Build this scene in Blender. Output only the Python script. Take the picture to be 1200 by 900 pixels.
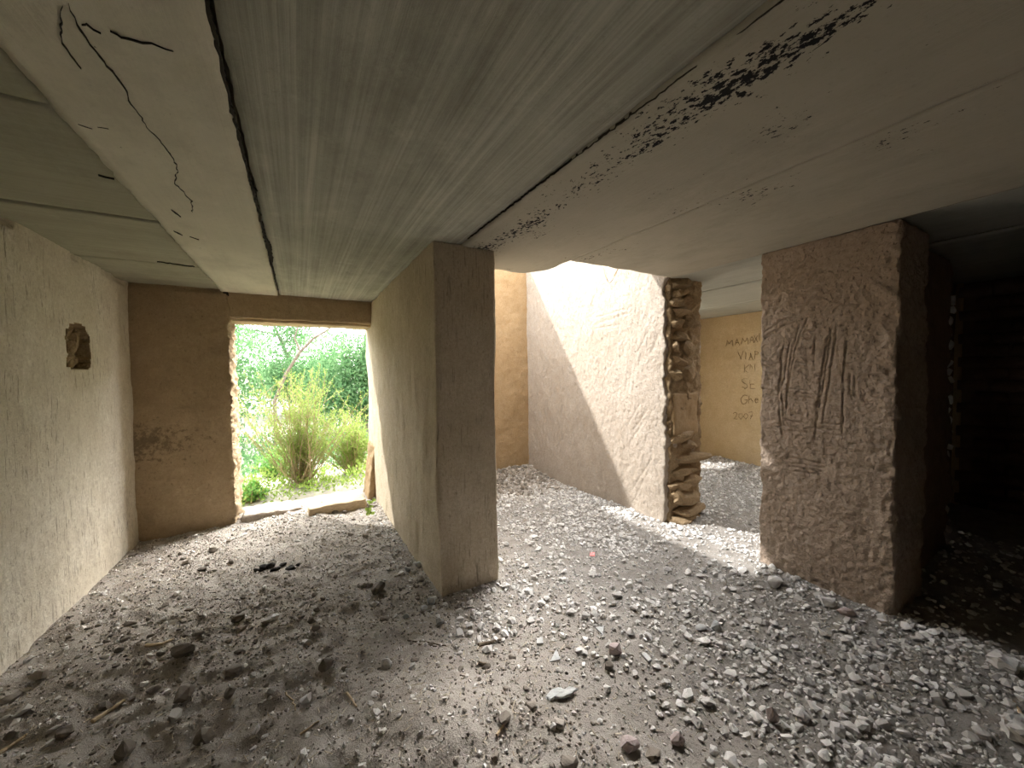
import bpy, bmesh, math, random
import numpy as np
from mathutils import Matrix, Vector

for _o in list(bpy.data.objects):
    bpy.data.objects.remove(_o)
scene = bpy.context.scene
COL = scene.collection
rng = np.random.default_rng(7)
random.seed(7)

# ------------------------------------------------------------------ camera
CAM_H = 1.45
FPX, YAW, PITCH, ROLL = 438.46, 0.5195, -0.0323, -0.0143
_cy, _sy = math.cos(YAW), math.sin(YAW)
FW = np.array([_sy * math.cos(PITCH), _cy * math.cos(PITCH), math.sin(PITCH)])
_rt = np.array([_cy, -_sy, 0.0])
_up = np.cross(_rt, FW)
RT = _rt * math.cos(ROLL) + _up * math.sin(ROLL)
UP = -_rt * math.sin(ROLL) + _up * math.cos(ROLL)
camd = bpy.data.cameras.new('camera')
camd.sensor_fit = 'HORIZONTAL'
camd.sensor_width = 36.0
camd.lens = FPX * 36.0 / 1200.0
camd.clip_start = 0.02
camd.clip_end = 300
cam = bpy.data.objects.new('camera', camd)
COL.objects.link(cam)
M4 = Matrix.Identity(4)
for i in range(3):
    M4[i][0], M4[i][1], M4[i][2] = RT[i], UP[i], -FW[i]
M4[2][3] = CAM_H
cam.matrix_world = M4
scene.camera = cam

# ------------------------------------------------------------------ world, sun, exposure
SUN_DIR = Vector((-1.0, 1.0, 1.5)).normalized()        # towards the sun
world = bpy.data.worlds.new('world')
scene.world = world
world.use_nodes = True
wn = world.node_tree
wn.nodes.clear()
w_out = wn.nodes.new('ShaderNodeOutputWorld')
w_bg = wn.nodes.new('ShaderNodeBackground')
w_sky = wn.nodes.new('ShaderNodeTexSky')
w_sky.sky_type = 'NISHITA'
w_sky.sun_disc = False
w_sky.sun_elevation = math.asin(SUN_DIR.z)
w_sky.sun_rotation = math.radians(45)
w_sky.air_density = 1.0
w_sky.dust_density = 5.0
w_sky.ozone_density = 1.0
w_mix = wn.nodes.new('ShaderNodeMixRGB')
w_mix.inputs[0].default_value = 0.35
w_mix.inputs[2].default_value = (3.7, 3.78, 3.7, 1)          # thin high haze over the whole sky
w_hsv = wn.nodes.new('ShaderNodeHueSaturation')
w_hsv.inputs['Saturation'].default_value = 0.3
wn.links.new(w_sky.outputs[0], w_hsv.inputs['Color'])
wn.links.new(w_hsv.outputs[0], w_mix.inputs[1])
wn.links.new(w_mix.outputs[0], w_bg.inputs[0])
w_bg.inputs[1].default_value = 1.05
wn.links.new(w_bg.outputs[0], w_out.inputs[0])

sund = bpy.data.lights.new('sun', 'SUN')
sund.energy = 3.4
sund.angle = math.radians(1.3)
sund.color = (1.0, 0.97, 0.93)
sun = bpy.data.objects.new('sun', sund)
COL.objects.link(sun)
sun.rotation_euler = SUN_DIR.to_track_quat('Z', 'Y').to_euler()

vs = scene.view_settings
vs.view_transform = 'Standard'
vs.look = 'None'
vs.gamma = 1.0
vs.use_curve_mapping = False
vs.exposure = 1.25
scene.cycles.max_bounces = 14
scene.cycles.diffuse_bounces = 8
scene.cycles.sample_clamp_indirect = 12.0


# ------------------------------------------------------------------ helpers: pixels, noise, meshes
def ray(x, y):
    return FW + RT * (x - 600) / FPX - UP * (y - 450) / FPX


def on_x(x, y, X):
    d = ray(x, y) * (X / ray(x, y)[0])
    return np.array([d[0], d[1], d[2] + CAM_H])


def on_y(x, y, Y):
    d = ray(x, y) * (Y / ray(x, y)[1])
    return np.array([d[0], d[1], d[2] + CAM_H])


def on_z(x, y, Z):
    r = ray(x, y)
    d = r * ((Z - CAM_H) / r[2])
    return np.array([d[0], d[1], Z])


def to_px(P):
    P = np.asarray(P, float) - np.array([0, 0, CAM_H])
    d = P @ FW
    return 600 + FPX * (P @ RT) / d, 450 - FPX * (P @ UP) / d, d


def _hash(ix, iy, iz, seed):
    h = (ix * 374761393 + iy * 668265263 + iz * 1440662683 + seed * 974634777) & 0xFFFFFFFF
    h = ((h ^ (h >> 13)) * 1274126177) & 0xFFFFFFFF
    h = ((h ^ (h >> 16)) * 2246822519) & 0xFFFFFFFF
    return ((h ^ (h >> 15)) & 0xFFFFFF) / float(0xFFFFFF) * 2 - 1


def noise(P, seed=0):
    P = np.asarray(P, float)
    fl = np.floor(P)
    i = fl.astype(np.int64)
    f = P - fl
    u = f * f * f * (f * (f * 6 - 15) + 10)
    out = 0
    for a in (0, 1):
        wx = u[:, 0] if a else 1 - u[:, 0]
        for b in (0, 1):
            wy = u[:, 1] if b else 1 - u[:, 1]
            for c in (0, 1):
                wz = u[:, 2] if c else 1 - u[:, 2]
                out = out + wx * wy * wz * _hash(i[:, 0] + a, i[:, 1] + b, i[:, 2] + c, seed)
    return out


def fbm(P, freq, octaves, seed=0, gain=0.5, stretch=(1, 1, 1)):
    P = np.asarray(P, float) * np.array(stretch) * freq
    out, a = 0, 1.0
    for k in range(octaves):
        out = out + a * noise(P + 13.7 * k, seed + k)
        a *= gain
        P = P * 2.03
    return out


def new_mesh(name, verts, faces, smooth=False):
    """faces: (M,k) int array"""
    verts = np.asarray(verts, np.float32)
    faces = np.asarray(faces, np.int32)
    me = bpy.data.meshes.new(name)
    me.vertices.add(len(verts))
    me.vertices.foreach_set('co', verts.ravel())
    m, k = faces.shape
    me.loops.add(m * k)
    me.loops.foreach_set('vertex_index', faces.ravel())
    me.polygons.add(m)
    me.polygons.foreach_set('loop_start', np.arange(0, m * k, k, dtype=np.int32))
    me.polygons.foreach_set('loop_total', np.full(m, k, np.int32))
    me.polygons.foreach_set('use_smooth', np.full(m, smooth, bool))
    me.update(calc_edges=True)
    return me


def link(name, me, material=None, parent=None, **props):
    o = bpy.data.objects.new(name, me)
    COL.objects.link(o)
    if me is not None and material is not None and not me.materials:
        me.materials.append(material)
    if parent is not None:
        o.parent = parent
    for k, v in props.items():
        o[k] = v
    return o


def empty(name, loc=(0, 0, 0), **props):
    o = bpy.data.objects.new(name, None)
    o.location = loc
    COL.objects.link(o)
    for k, v in props.items():
        o[k] = v
    return o


def axis(*segs):
    """axis((a, b, step), ...) -> coordinates with varying spacing"""
    out = []
    for a, b, s in segs:
        n = max(1, int(round((b - a) / s)))
        out.extend(np.linspace(a, b, n + 1)[:-1])
    out.append(segs[-1][1])
    return np.array(out)


def lattice_box(xs, ys, zs):
    nx, ny, nz = len(xs), len(ys), len(zs)

    def idx(i, j, k):
        return (i * ny + j) * nz + k
    fs = []

    def grid(fn, na, nb, flip):
        A, B = np.meshgrid(np.arange(na - 1), np.arange(nb - 1), indexing='ij')
        q = np.stack([fn(A, B), fn(A + 1, B), fn(A + 1, B + 1), fn(A, B + 1)], -1).reshape(-1, 4)
        fs.append(q[:, ::-1] if flip else q)
    grid(lambda a, b: idx(a, b, 0), nx, ny, True)
    grid(lambda a, b: idx(a, b, nz - 1), nx, ny, False)
    grid(lambda a, b: idx(a, 0, b), nx, nz, False)
    grid(lambda a, b: idx(a, ny - 1, b), nx, nz, True)
    grid(lambda a, b: idx(0, a, b), ny, nz, True)
    grid(lambda a, b: idx(nx - 1, a, b), ny, nz, False)
    F = np.concatenate(fs)
    u, inv = np.unique(F, return_inverse=True)
    F = inv.reshape(-1, 4)
    k = u % nz
    j = (u // nz) % ny
    i = u // (nz * ny)
    return np.stack([xs[i], ys[j], zs[k]], -1), F


def block(name, xs, ys, zs, material, disp=None, r=0.012, parent=None, smooth=True, **props):
    """subdivided box with softened edges; disp(P, n) -> scalar offset along the surface normal, or (N,3)"""
    P, F = lattice_box(xs, ys, zs)
    lo = np.array([xs[0], ys[0], zs[0]]) + r
    hi = np.array([xs[-1], ys[-1], zs[-1]]) - r
    q = np.clip(P, lo, hi)
    v = P - q
    n = v / np.maximum(np.linalg.norm(v, axis=1, keepdims=True), 1e-9)
    P = q + n * r
    if disp is not None:
        d = disp(P, n)
        P = P + (n * d[:, None] if d.ndim == 1 else d)
    return link(name, new_mesh(name, P, F, smooth), material, parent, **props)


def tube_arrays(pts, radii, sides=6):
    pts = np.asarray(pts, float)
    radii = np.broadcast_to(radii, (len(pts),))
    t = np.gradient(pts, axis=0)
    t /= np.maximum(np.linalg.norm(t, axis=1, keepdims=True), 1e-9)
    ref = np.array([0.31, 0.95, 0.07]) if abs(t[0][2]) > 0.7 else np.array([0.05, 0.1, 1.0])
    a = np.cross(t, ref)
    a /= np.maximum(np.linalg.norm(a, axis=1, keepdims=True), 1e-9)
    b = np.cross(t, a)
    ang = np.linspace(0, 2 * math.pi, sides, endpoint=False)
    V = pts[:, None] + radii[:, None, None] * (a[:, None] * np.cos(ang)[None, :, None] + b[:, None] * np.sin(ang)[None, :, None])
    V = V.reshape(-1, 3)
    F = []
    for i in range(len(pts) - 1):
        for s in range(sides):
            s2 = (s + 1) % sides
            F.append((i * sides + s, i * sides + s2, (i + 1) * sides + s2, (i + 1) * sides + s))
    return V, np.array(F)


def join_arrays(parts):
    V, F, o = [], [], 0
    for v, f in parts:
        V.append(v)
        F.append(f + o)
        o += len(v)
    return np.concatenate(V), np.concatenate(F)


# ------------------------------------------------------------------ materials
class NT:
    def __init__(self, name):
        self.m = bpy.data.materials.new(name)
        self.m.use_nodes = True
        self.t = self.m.node_tree
        self.t.nodes.clear()
        self.out = self.t.nodes.new('ShaderNodeOutputMaterial')

    def n(self, typ, ins=None, **attrs):
        nd = self.t.nodes.new(typ)
        for k, v in attrs.items():
            setattr(nd, k, v)
        for k, v in (ins or {}).items():
            s = nd.inputs[k]
            if isinstance(v, bpy.types.NodeSocket):
                self.t.links.new(v, s)
            else:
                s.default_value = v
        return nd

    def pos(self, scale=(1, 1, 1), rot=(0, 0, 0), obj=False):
        g = self.n('ShaderNodeTexCoord').outputs['Object'] if obj else self.n('ShaderNodeNewGeometry').outputs['Position']
        return self.n('ShaderNodeMapping', {'Vector': g, 'Scale': scale, 'Rotation': rot}).outputs[0]

    def noise(self, vec, scale, detail=6, rough=0.55, dist=0.0):
        return self.n('ShaderNodeTexNoise', {'Vector': vec, 'Scale': scale, 'Detail': detail, 'Roughness': rough, 'Distortion': dist}).outputs[0]

    def ramp(self, fac, a, b, ca=(0, 0, 0, 1), cb=(1, 1, 1, 1)):
        r = self.n('ShaderNodeValToRGB', {'Fac': fac})
        r.color_ramp.elements[0].position = a
        r.color_ramp.elements[1].position = b
        r.color_ramp.elements[0].color = ca
        r.color_ramp.elements[1].color = cb
        return r.outputs[0]

    def mix(self, fac, a, b, mode='MIX'):
        return self.n('ShaderNodeMixRGB', {0: fac, 1: a, 2: b}, blend_type=mode).outputs[0]

    def math(self, op, a, b=0.0):
        return self.n('ShaderNodeMath', {0: a, 1: b}, operation=op).outputs[0]

    def bump(self, h, strength, dist):
        return self.n('ShaderNodeBump', {'Height': h, 'Strength': strength, 'Distance': dist}).outputs[0]

    def finish(self, color, rough=0.92, normal=None, spec=0.15):
        b = self.n('ShaderNodeBsdfPrincipled', {'Base Color': color, 'Roughness': rough, 'Specular IOR Level': spec})
        if normal is not None:
            self.t.links.new(normal, b.inputs['Normal'])
        self.t.links.new(b.outputs[0], self.out.inputs[0])
        return self.m


def c4(c):
    return (c[0], c[1], c[2], 1.0)


def mud_plaster(name, base, dark, pale, scratch=0.0, streak_scale=(38, 38, 4), bump=0.6, pit=0.5, stain=0.0):
    t = NT(name)
    p = t.pos()
    big = t.ramp(t.noise(p, 1.3, 5), 0.35, 0.68)
    col = t.mix(big, c4(base), c4(pale))
    mid = t.ramp(t.noise(p, 9, 7, 0.65), 0.38, 0.72)
    col = t.mix(t.math('MULTIPLY', mid, 0.6), col, c4(dark))
    fine_h = t.noise(p, 110, 5, 0.7)
    lump_h = t.noise(p, 28, 6, 0.6)
    h = t.math('ADD', t.math('MULTIPLY', fine_h, 0.5), t.math('MULTIPLY', lump_h, 1.0))
    speck = t.ramp(t.noise(p, 85, 3, 0.6), 0.64, 0.70)
    grain = t.ramp(t.noise(p, 55, 5, 0.75), 0.40, 0.60)
    col = t.mix(t.math('MULTIPLY', grain, 0.5), col, c4(dark))
    flecks = t.ramp(t.noise(t.pos((70, 70, 30), (0.3, 0.2, 0.6)), 1.0, 4, 0.7), 0.60, 0.66)
    col = t.mix(t.math('MULTIPLY', flecks, 0.55), col, c4([v * 0.7 for v in dark]))
    h = t.math('SUBTRACT', h, t.math('MULTIPLY', flecks, 0.5))
    col = t.mix(t.math('MULTIPLY', speck, pit), col, c4([v * 0.45 for v in dark]))
    # straw bits in the mud
    straw = t.ramp(t.noise(t.pos((150, 150, 26), (0.5, 0.7, 0.2)), 1.0, 3, 0.6), 0.66, 0.72)
    col = t.mix(t.math('MULTIPLY', straw, 0.45), col, c4([min(1, v * 1.35) for v in pale]))
    if scratch > 0:
        s = t.noise(t.pos(streak_scale), 1.0, 4, 0.6, 0.3)
        patch = t.ramp(t.noise(p, 2.2, 3), 0.40, 0.58)
        sm = t.math('MULTIPLY', t.ramp(s, 0.58, 0.66), patch)
        col = t.mix(t.math('MULTIPLY', sm, scratch), col, c4([v * 0.55 for v in dark]))
        h = t.math('SUBTRACT', h, t.math('MULTIPLY', sm, 0.8 * scratch))
    if stain > 0:
        sp = t.n('ShaderNodeSeparateXYZ', {0: p})
        zz = sp.outputs[2]
        band = t.math('SUBTRACT', 1.0, t.math('MINIMUM', t.math('MULTIPLY', t.math('ABSOLUTE', t.math('SUBTRACT', zz, 0.86)), 3.2), 1.0))
        corner = t.math('SUBTRACT', 1.0, t.math('MINIMUM', t.math('MULTIPLY', t.math('ABSOLUTE', t.math('ADD', sp.outputs[0], 1.25)), 1.6), 1.0))
        sm = t.ramp(t.math('ADD', t.noise(p, 22, 6, 0.7), t.math('MULTIPLY', t.math('MULTIPLY', band, corner), 0.28)), 0.62, 0.74)
        col = t.mix(t.math('MULTIPLY', sm, stain), col, c4([v * 0.35 for v in dark]))
    return t.finish(col, 0.95, t.bump(h, bump, 0.012), 0.1)


def concrete(name, base, dark, streak=0.6, spots=None, blotch=0.4, along='y', bump=0.25):
    t = NT(name)
    p = t.pos()
    if along == 'y':
        sc, sc2 = (70, 0.7, 1), (16, 0.35, 1)
    else:
        sc, sc2 = (0.7, 60, 1), (0.35, 14, 1)
    s1 = t.ramp(t.noise(t.pos(sc), 1.0, 5, 0.65), 0.32, 0.72)
    s2 = t.ramp(t.noise(t.pos(sc2), 1.0, 4, 0.5), 0.35, 0.68)
    col = t.mix(t.math('MULTIPLY', s1, streak), c4(base), c4(dark))
    col = t.mix(t.math('MULTIPLY', s2, streak * 0.7), col, c4(dark))
    b = t.ramp(t.noise(p, 3.0, 8, 0.7), 0.40, 0.66)
    col = t.mix(t.math('MULTIPLY', b, blotch), col, c4([v * 1.12 for v in base]))
    f = t.ramp(t.noise(p, 45, 6, 0.75), 0.56, 0.74)
    col = t.mix(t.math('MULTIPLY', f, 0.35), col, c4([v * 0.7 for v in dark]))
    st = t.ramp(t.noise(t.pos((2.2, 1.1, 2)), 1.0, 9, 0.78), 0.50, 0.66)
    col = t.mix(t.math('MULTIPLY', st, 0.32), col, c4([v * 0.62 for v in dark]))
    pale = t.ramp(t.noise(t.pos((3, 2, 3)), 2.0, 9, 0.8), 0.55, 0.70)
    col = t.mix(t.math('MULTIPLY', pale, 0.30), col, c4([min(1, v * 1.3) for v in base]))
    h = t.math('ADD', t.math('MULTIPLY', s1, 0.6), t.noise(p, 70, 5, 0.7))
    if spots:
        sep = t.n('ShaderNodeSeparateXYZ', {0: p})
        wob = t.math('MULTIPLY', t.math('SUBTRACT', t.noise(p, 3.5, 2), 0.5), 0.16)
        xw = t.math('ADD', sep.outputs[0], wob)
        tot = None
        for (cx, wd, gain) in spots:
            d = t.math('DIVIDE', t.math('ABSOLUTE', t.math('SUBTRACT', xw, cx)), wd)
            g = t.math('MULTIPLY', t.math('SUBTRACT', 1.0, t.math('MINIMUM', d, 1.0)), gain)
            tot = g if tot is None else t.math('MAXIMUM', tot, g)
        clus = t.math('MULTIPLY', t.math('SUBTRACT', t.noise(t.pos((4.5, 2.4, 4)), 1.0, 3), 0.47), 0.55)
        nz = t.noise(t.pos((60, 36, 40)), 1.0, 5, 0.68)
        v = t.math('ADD', t.math('ADD', nz, tot), clus)
        sm = t.ramp(v, 0.775, 0.80)
        col = t.mix(sm, col, (0.012, 0.012, 0.014, 1))
        h = t.math('SUBTRACT', h, t.math('MULTIPLY', sm, 0.6))
    return t.finish(col, 0.85, t.bump(h, bump, 0.006), 0.2)


def stone_mat(name, ca, cb, island, scale=35, bump=0.4):
    t = NT(name)
    if island:
        rnd = t.n('ShaderNodeNewGeometry').outputs['Random Per Island']
        p = t.pos()
    else:
        rnd = t.n('ShaderNodeObjectInfo').outputs['Random']
        p = t.pos(obj=True)
    col = t.mix(rnd, c4(ca), c4(cb))
    nz = t.noise(p, scale, 5, 0.65)
    col = t.mix(t.math('MULTIPLY', t.ramp(nz, 0.45, 0.7), 0.35), col, c4([v * 0.55 for v in ca]))
    return t.finish(col, 0.9, t.bump(t.noise(p, scale * 3, 4, 0.7), bump, 0.004), 0.15)


def leaf_mat(name, ca, cb, trans=0.45):
    t = NT(name)
    rnd = t.n('ShaderNodeNewGeometry').outputs['Random Per Island']
    col = t.mix(rnd, c4(ca), c4(cb))
    d = t.n('ShaderNodeBsdfDiffuse', {'Color': col})
    tr = t.n('ShaderNodeBsdfTranslucent', {'Color': col})
    mx = t.n('ShaderNodeMixShader', {0: trans, 1: d.outputs[0], 2: tr.outputs[0]})
    t.t.links.new(mx.outputs[0], t.out.inputs[0])
    return t.m


def plain(name, ca, cb, scale=30, rough=0.9, stretch=(1, 1, 1), bump=0.3):
    t = NT(name)
    nz = t.noise(t.pos(stretch), scale, 5, 0.65)
    return t.finish(t.mix(t.ramp(nz, 0.35, 0.68), c4(ca), c4(cb)), rough, t.bump(nz, bump, 0.005), 0.15)


M_LEFT = mud_plaster('mud_plaster_scratched', (0.62, 0.56, 0.455), (0.46, 0.40, 0.31), (0.70, 0.655, 0.57), scratch=0.8, streak_scale=(60, 60, 8), bump=0.5, pit=0.3)
M_BACK = mud_plaster('mud_plaster_brown', (0.43, 0.325, 0.21), (0.32, 0.235, 0.145), (0.48, 0.375, 0.25), scratch=0.0, bump=0.55, pit=0.3, stain=0.6)
M_MID = mud_plaster('mud_plaster_combed', (0.56, 0.48, 0.36), (0.42, 0.345, 0.245), (0.65, 0.57, 0.45), scratch=0.8, streak_scale=(85, 85, 5), bump=0.55, pit=0.3)
M_SUN = mud_plaster('mud_plaster_pale', (0.45, 0.39, 0.325), (0.36, 0.305, 0.245), (0.51, 0.455, 0.395), bump=0.9, pit=0.12)
M_GOLD = mud_plaster('mud_plaster_golden', (0.38, 0.275, 0.16), (0.29, 0.20, 0.11), (0.44, 0.335, 0.21), bump=0.4, pit=0.35)
M_GOLD_LIT = mud_plaster('mud_plaster_golden_lit', (0.56, 0.445, 0.275), (0.46, 0.35, 0.205), (0.62, 0.51, 0.34), bump=0.4, pit=0.3)  # lighter copy of the golden plaster, standing in for light in the letters room
M_PIL = mud_plaster('mud_plaster_grey_brown', (0.42, 0.335, 0.265), (0.30, 0.235, 0.18), (0.50, 0.41, 0.335), bump=1.0, pit=0.2)
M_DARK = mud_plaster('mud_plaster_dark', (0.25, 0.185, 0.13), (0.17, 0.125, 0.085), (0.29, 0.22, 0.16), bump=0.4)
M_RUBBLE = mud_plaster('mud_core', (0.34, 0.25, 0.15), (0.22, 0.155, 0.09), (0.42, 0.32, 0.20), bump=1.0, pit=0.5)
M_CONC_A = concrete('concrete_panel_dark', (0.36, 0.35, 0.27), (0.25, 0.24, 0.18), 0.5, along='x', blotch=0.3)
M_CONC_B = concrete('concrete_beam_pale', (0.61, 0.585, 0.48), (0.49, 0.465, 0.365), 0.25, spots=[(-0.33, 0.25, 0.02)], blotch=0.6, bump=0.35)
M_CONC_C = concrete('concrete_board_marked', (0.53, 0.53, 0.455), (0.24, 0.235, 0.19), 0.9, blotch=0.3, bump=0.4)
M_CONC_D = concrete('concrete_sooty', (0.44, 0.415, 0.335), (0.36, 0.335, 0.265), 0.25, spots=[(1.14, 0.22, 0.27), (1.86, 0.28, 0.14), (1.5, 1.1, 0.05)], blotch=0.4)
M_CONC_E = concrete('concrete_grey', (0.44, 0.45, 0.40), (0.34, 0.35, 0.31), 0.6, blotch=0.3)
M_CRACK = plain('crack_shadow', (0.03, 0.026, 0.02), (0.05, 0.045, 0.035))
M_EARTH_BLOCKER = plain('roof_earth_blocker', (0.22, 0.17, 0.12), (0.30, 0.24, 0.17), 8)
M_STONE = stone_mat('gravel_stone_grey', (0.46, 0.445, 0.425), (0.78, 0.765, 0.74), False)
M_GRAVEL = stone_mat('gravel_bed_grey', (0.42, 0.405, 0.38), (0.82, 0.805, 0.78), True)
M_CLOD = stone_mat('dirt_clod_brown', (0.15, 0.13, 0.11), (0.30, 0.265, 0.225), False)
M_CLODS = stone_mat('dirt_crumb_brown', (0.17, 0.15, 0.125), (0.46, 0.42, 0.37), True)
M_STRAW = stone_mat('straw_chip', (0.30, 0.25, 0.18), (0.62, 0.55, 0.42), True, 20, 0.1)
M_TWIG = plain('twig_bark', (0.10, 0.08, 0.06), (0.22, 0.18, 0.13), 40)
M_WOOD = plain('old_wood', (0.42, 0.32, 0.20), (0.58, 0.47, 0.32), 14, stretch=(1, 8, 8))
M_SLATE = plain('slate_grey', (0.36, 0.37, 0.37), (0.50, 0.51, 0.50), 30)
M_PALE = plain('lime_white', (0.58, 0.56, 0.53), (0.70, 0.68, 0.65), 22)
M_PINKSTONE = plain('stone_mauve', (0.34, 0.28, 0.27), (0.46, 0.39, 0.37), 30)
M_CHAR = plain('charcoal', (0.02, 0.018, 0.017), (0.05, 0.045, 0.04), 40)
M_PINK = plain('pink_scrap', (0.85, 0.25, 0.25), (0.9, 0.35, 0.33), 40)
M_GRAF = plain('scratched_letter', (0.17, 0.115, 0.06), (0.26, 0.18, 0.10), 60)
M_BARK = plain('tree_bark', (0.10, 0.08, 0.06), (0.20, 0.165, 0.13), 18)
M_STEM = plain('bush_stem', (0.26, 0.20, 0.12), (0.42, 0.34, 0.22), 30)


def floor_material():
    t = NT('dirt_floor')
    p = t.pos()
    sep = t.n('ShaderNodeSeparateXYZ', {0: p})
    gx = t.n('ShaderNodeMapRange', {0: t.math('ADD', sep.outputs[0], t.math('MULTIPLY', t.noise(p, 2.0, 3), 0.8)), 1: 0.9, 2: 2.2}).outputs[0]
    rear = t.n('ShaderNodeMapRange', {0: t.math('ADD', sep.outputs[1], t.math('MULTIPLY', t.noise(p, 2.5, 3), 0.8)), 1: 3.7, 2: 4.5, 3: 1.0, 4: 0.0}).outputs[0]
    far_room = t.n('ShaderNodeMapRange', {0: sep.outputs[0], 1: 2.9, 2: 3.0}).outputs[0]
    gx = t.math('MULTIPLY', gx, t.math('MAXIMUM', rear, far_room))
    dirt = t.mix(t.ramp(t.noise(p, 5, 7, 0.7), 0.35, 0.7), c4((0.32, 0.285, 0.245)), c4((0.52, 0.48, 0.43)))
    grit = t.mix(t.ramp(t.noise(p, 9, 7, 0.7), 0.35, 0.7), c4((0.25, 0.23, 0.205)), c4((0.41, 0.385, 0.355)))
    col = t.mix(gx, dirt, grit)
    bits = t.ramp(t.noise(p, 140, 4, 0.7), 0.60, 0.68)
    col = t.mix(t.math('MULTIPLY', bits, 0.6), col, c4((0.50, 0.46, 0.40)))
    pits = t.ramp(t.noise(p, 95, 4, 0.7), 0.62, 0.70)
    col = t.mix(t.math('MULTIPLY', pits, 0.6), col, c4((0.10, 0.085, 0.07)))
    h = t.math('ADD', t.noise(p, 150, 5, 0.75), t.math('MULTIPLY', t.noise(p, 40, 5, 0.7), 1.5))
    return t.finish(col, 0.97, t.bump(h, 0.8, 0.014), 0.08)


M_FLOOR = floor_material()
M_YARD = plain('yard_soil', (0.22, 0.205, 0.16), (0.36, 0.34, 0.29), 5)

# ------------------------------------------------------------------ measures of the place (metres, floor at 0)
ZC = 2.272                      # underside of the ceiling
XL = -1.28                      # face of the scratched wall
YD = 4.55                       # face of the wall with the doorway
YD2 = 4.95
XC, XC2, YC = 0.754, 1.176, 2.28    # dividing wall
XR, XR2 = 2.94, 3.45            # long wall with the gap
PA, PB = 0.75, 1.475            # free-standing stretch of it
WB = 2.30                       # broken end of the far stretch
YB = 4.67                       # wall closing the roofless room
BACKTOP = 3.05
XG = 5.95                       # wall with the scratched letters
YG = 4.14
REAR = -2.6


# ------------------------------------------------------------------ floor
def ground_h(x, y):
    x = np.asarray(x, float)
    y = np.asarray(y, float)
    P = np.stack([x, y, np.zeros_like(x)], -1)
    h = 0.022 * fbm(P, 1.1, 3, 11) + 0.007 * fbm(P, 7, 3, 23)
    left = 1 / (1 + np.exp((x - 0.75) * 7))
    near = 1 / (1 + np.exp((y - 2.6) * 3))
    h = h + left * (0.010 + 0.008 * near) * fbm(P, 13, 3, 31)
    h = h + 0.085 * np.exp(-(((x - 0.42) / 0.36) ** 2 + ((y - 1.45) / 0.30) ** 2))
    h = h - 0.035 * np.exp(-(((x + 0.30) / 0.28) ** 2 + ((y - 1.80) / 0.22) ** 2))
    h = h - 0.03 * np.exp(-(((x + 0.75) / 0.2) ** 2 + ((y - 2.25) / 0.16) ** 2))
    # earth and rubble banked against the back of the roofless room
    inb = ((x > XC2 - 0.1) & (x < XR + 0.1)).astype(float)
    h = h + inb * 0.07 * np.clip((y - 4.0) / 0.6, 0, 1) ** 2
    # spill at the foot of the broken wall end
    h = h + 0.05 * np.exp(-(((x - 3.3) / 0.22) ** 2 + ((y - 2.12) / 0.16) ** 2))
    return h


xs = axis((-1.75, -1.3, 0.15), (-1.3, 3.2, 0.018), (3.2, 6.3, 0.05))
ys = axis((-3.0, 0.0, 0.1), (0.0, 4.2, 0.018), (4.2, 5.0, 0.03))
X, Y = np.meshgrid(xs, ys, indexing='ij')
Z = ground_h(X.ravel(), Y.ravel())
n1, n2 = len(xs), len(ys)
A, B = np.meshgrid(np.arange(n1 - 1), np.arange(n2 - 1), indexing='ij')
Fq = np.stack([A * n2 + B, (A + 1) * n2 + B, (A + 1) * n2 + B + 1, A * n2 + B + 1], -1).reshape(-1, 4)
link('floor', new_mesh('floor', np.stack([X.ravel(), Y.ravel(), Z], -1), Fq, True), M_FLOOR, kind='structure',
     label='uneven brown dirt floor of the ruined rooms', category='floor')

# ground outside the doorways
xs = axis((-40, -6, 2), (-6, 9, 0.25), (9, 45, 2))
ys = axis((4.85, 9, 0.15), (9, 60, 2))
X, Y = np.meshgrid(xs, ys, indexing='ij')
PX = np.stack([X.ravel(), Y.ravel(), 0 * X.ravel()], -1)
Z = -0.04 + 0.05 * fbm(PX, 0.7, 3, 77) + np.clip((PX[:, 1] - 8) * 0.03, 0, 1.2)
n1, n2 = len(xs), len(ys)
A, B = np.meshgrid(np.arange(n1 - 1), np.arange(n2 - 1), indexing='ij')
Fq = np.stack([A * n2 + B, (A + 1) * n2 + B, (A + 1) * n2 + B + 1, A * n2 + B + 1], -1).reshape(-1, 4)
link('ground_outside', new_mesh('ground_outside', np.stack([PX[:, 0], PX[:, 1], Z], -1), Fq, True), M_YARD, kind='structure',
     label='pale dry ground outside the doorway', category='ground')


# ------------------------------------------------------------------ walls
def plaster_disp(seed, a_big=0.012, a_mid=0.005, a_fine=0.0022, stretch=(1, 1, 1)):
    def f(P, n):
        return a_big * fbm(P, 1.6, 2, seed) + a_mid * fbm(P, 9, 3, seed + 5, 0.55, stretch) + a_fine * fbm(P, 38, 2, seed + 9, 0.6, stretch)
    return f


def seg_dist(u, v, a, b):
    ax, ay = a
    bx, by = b
    dx, dy = bx - ax, by - ay
    L = dx * dx + dy * dy + 1e-12
    t = np.clip(((u - ax) * dx + (v - ay) * dy) / L, 0, 1)
    return np.hypot(u - ax - t * dx, v - ay - t * dy)


# scratched wall with a hole knocked into it
hole = [(78, 390), (82, 381), (90, 379), (97, 384), (102, 391), (104, 405), (105, 425), (102, 432), (92, 431), (84, 431), (78, 428), (78, 418), (80, 414), (78, 405)]
hole_yz = np.array([on_x(a, b, XL)[1:] for a, b in hole])


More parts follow.
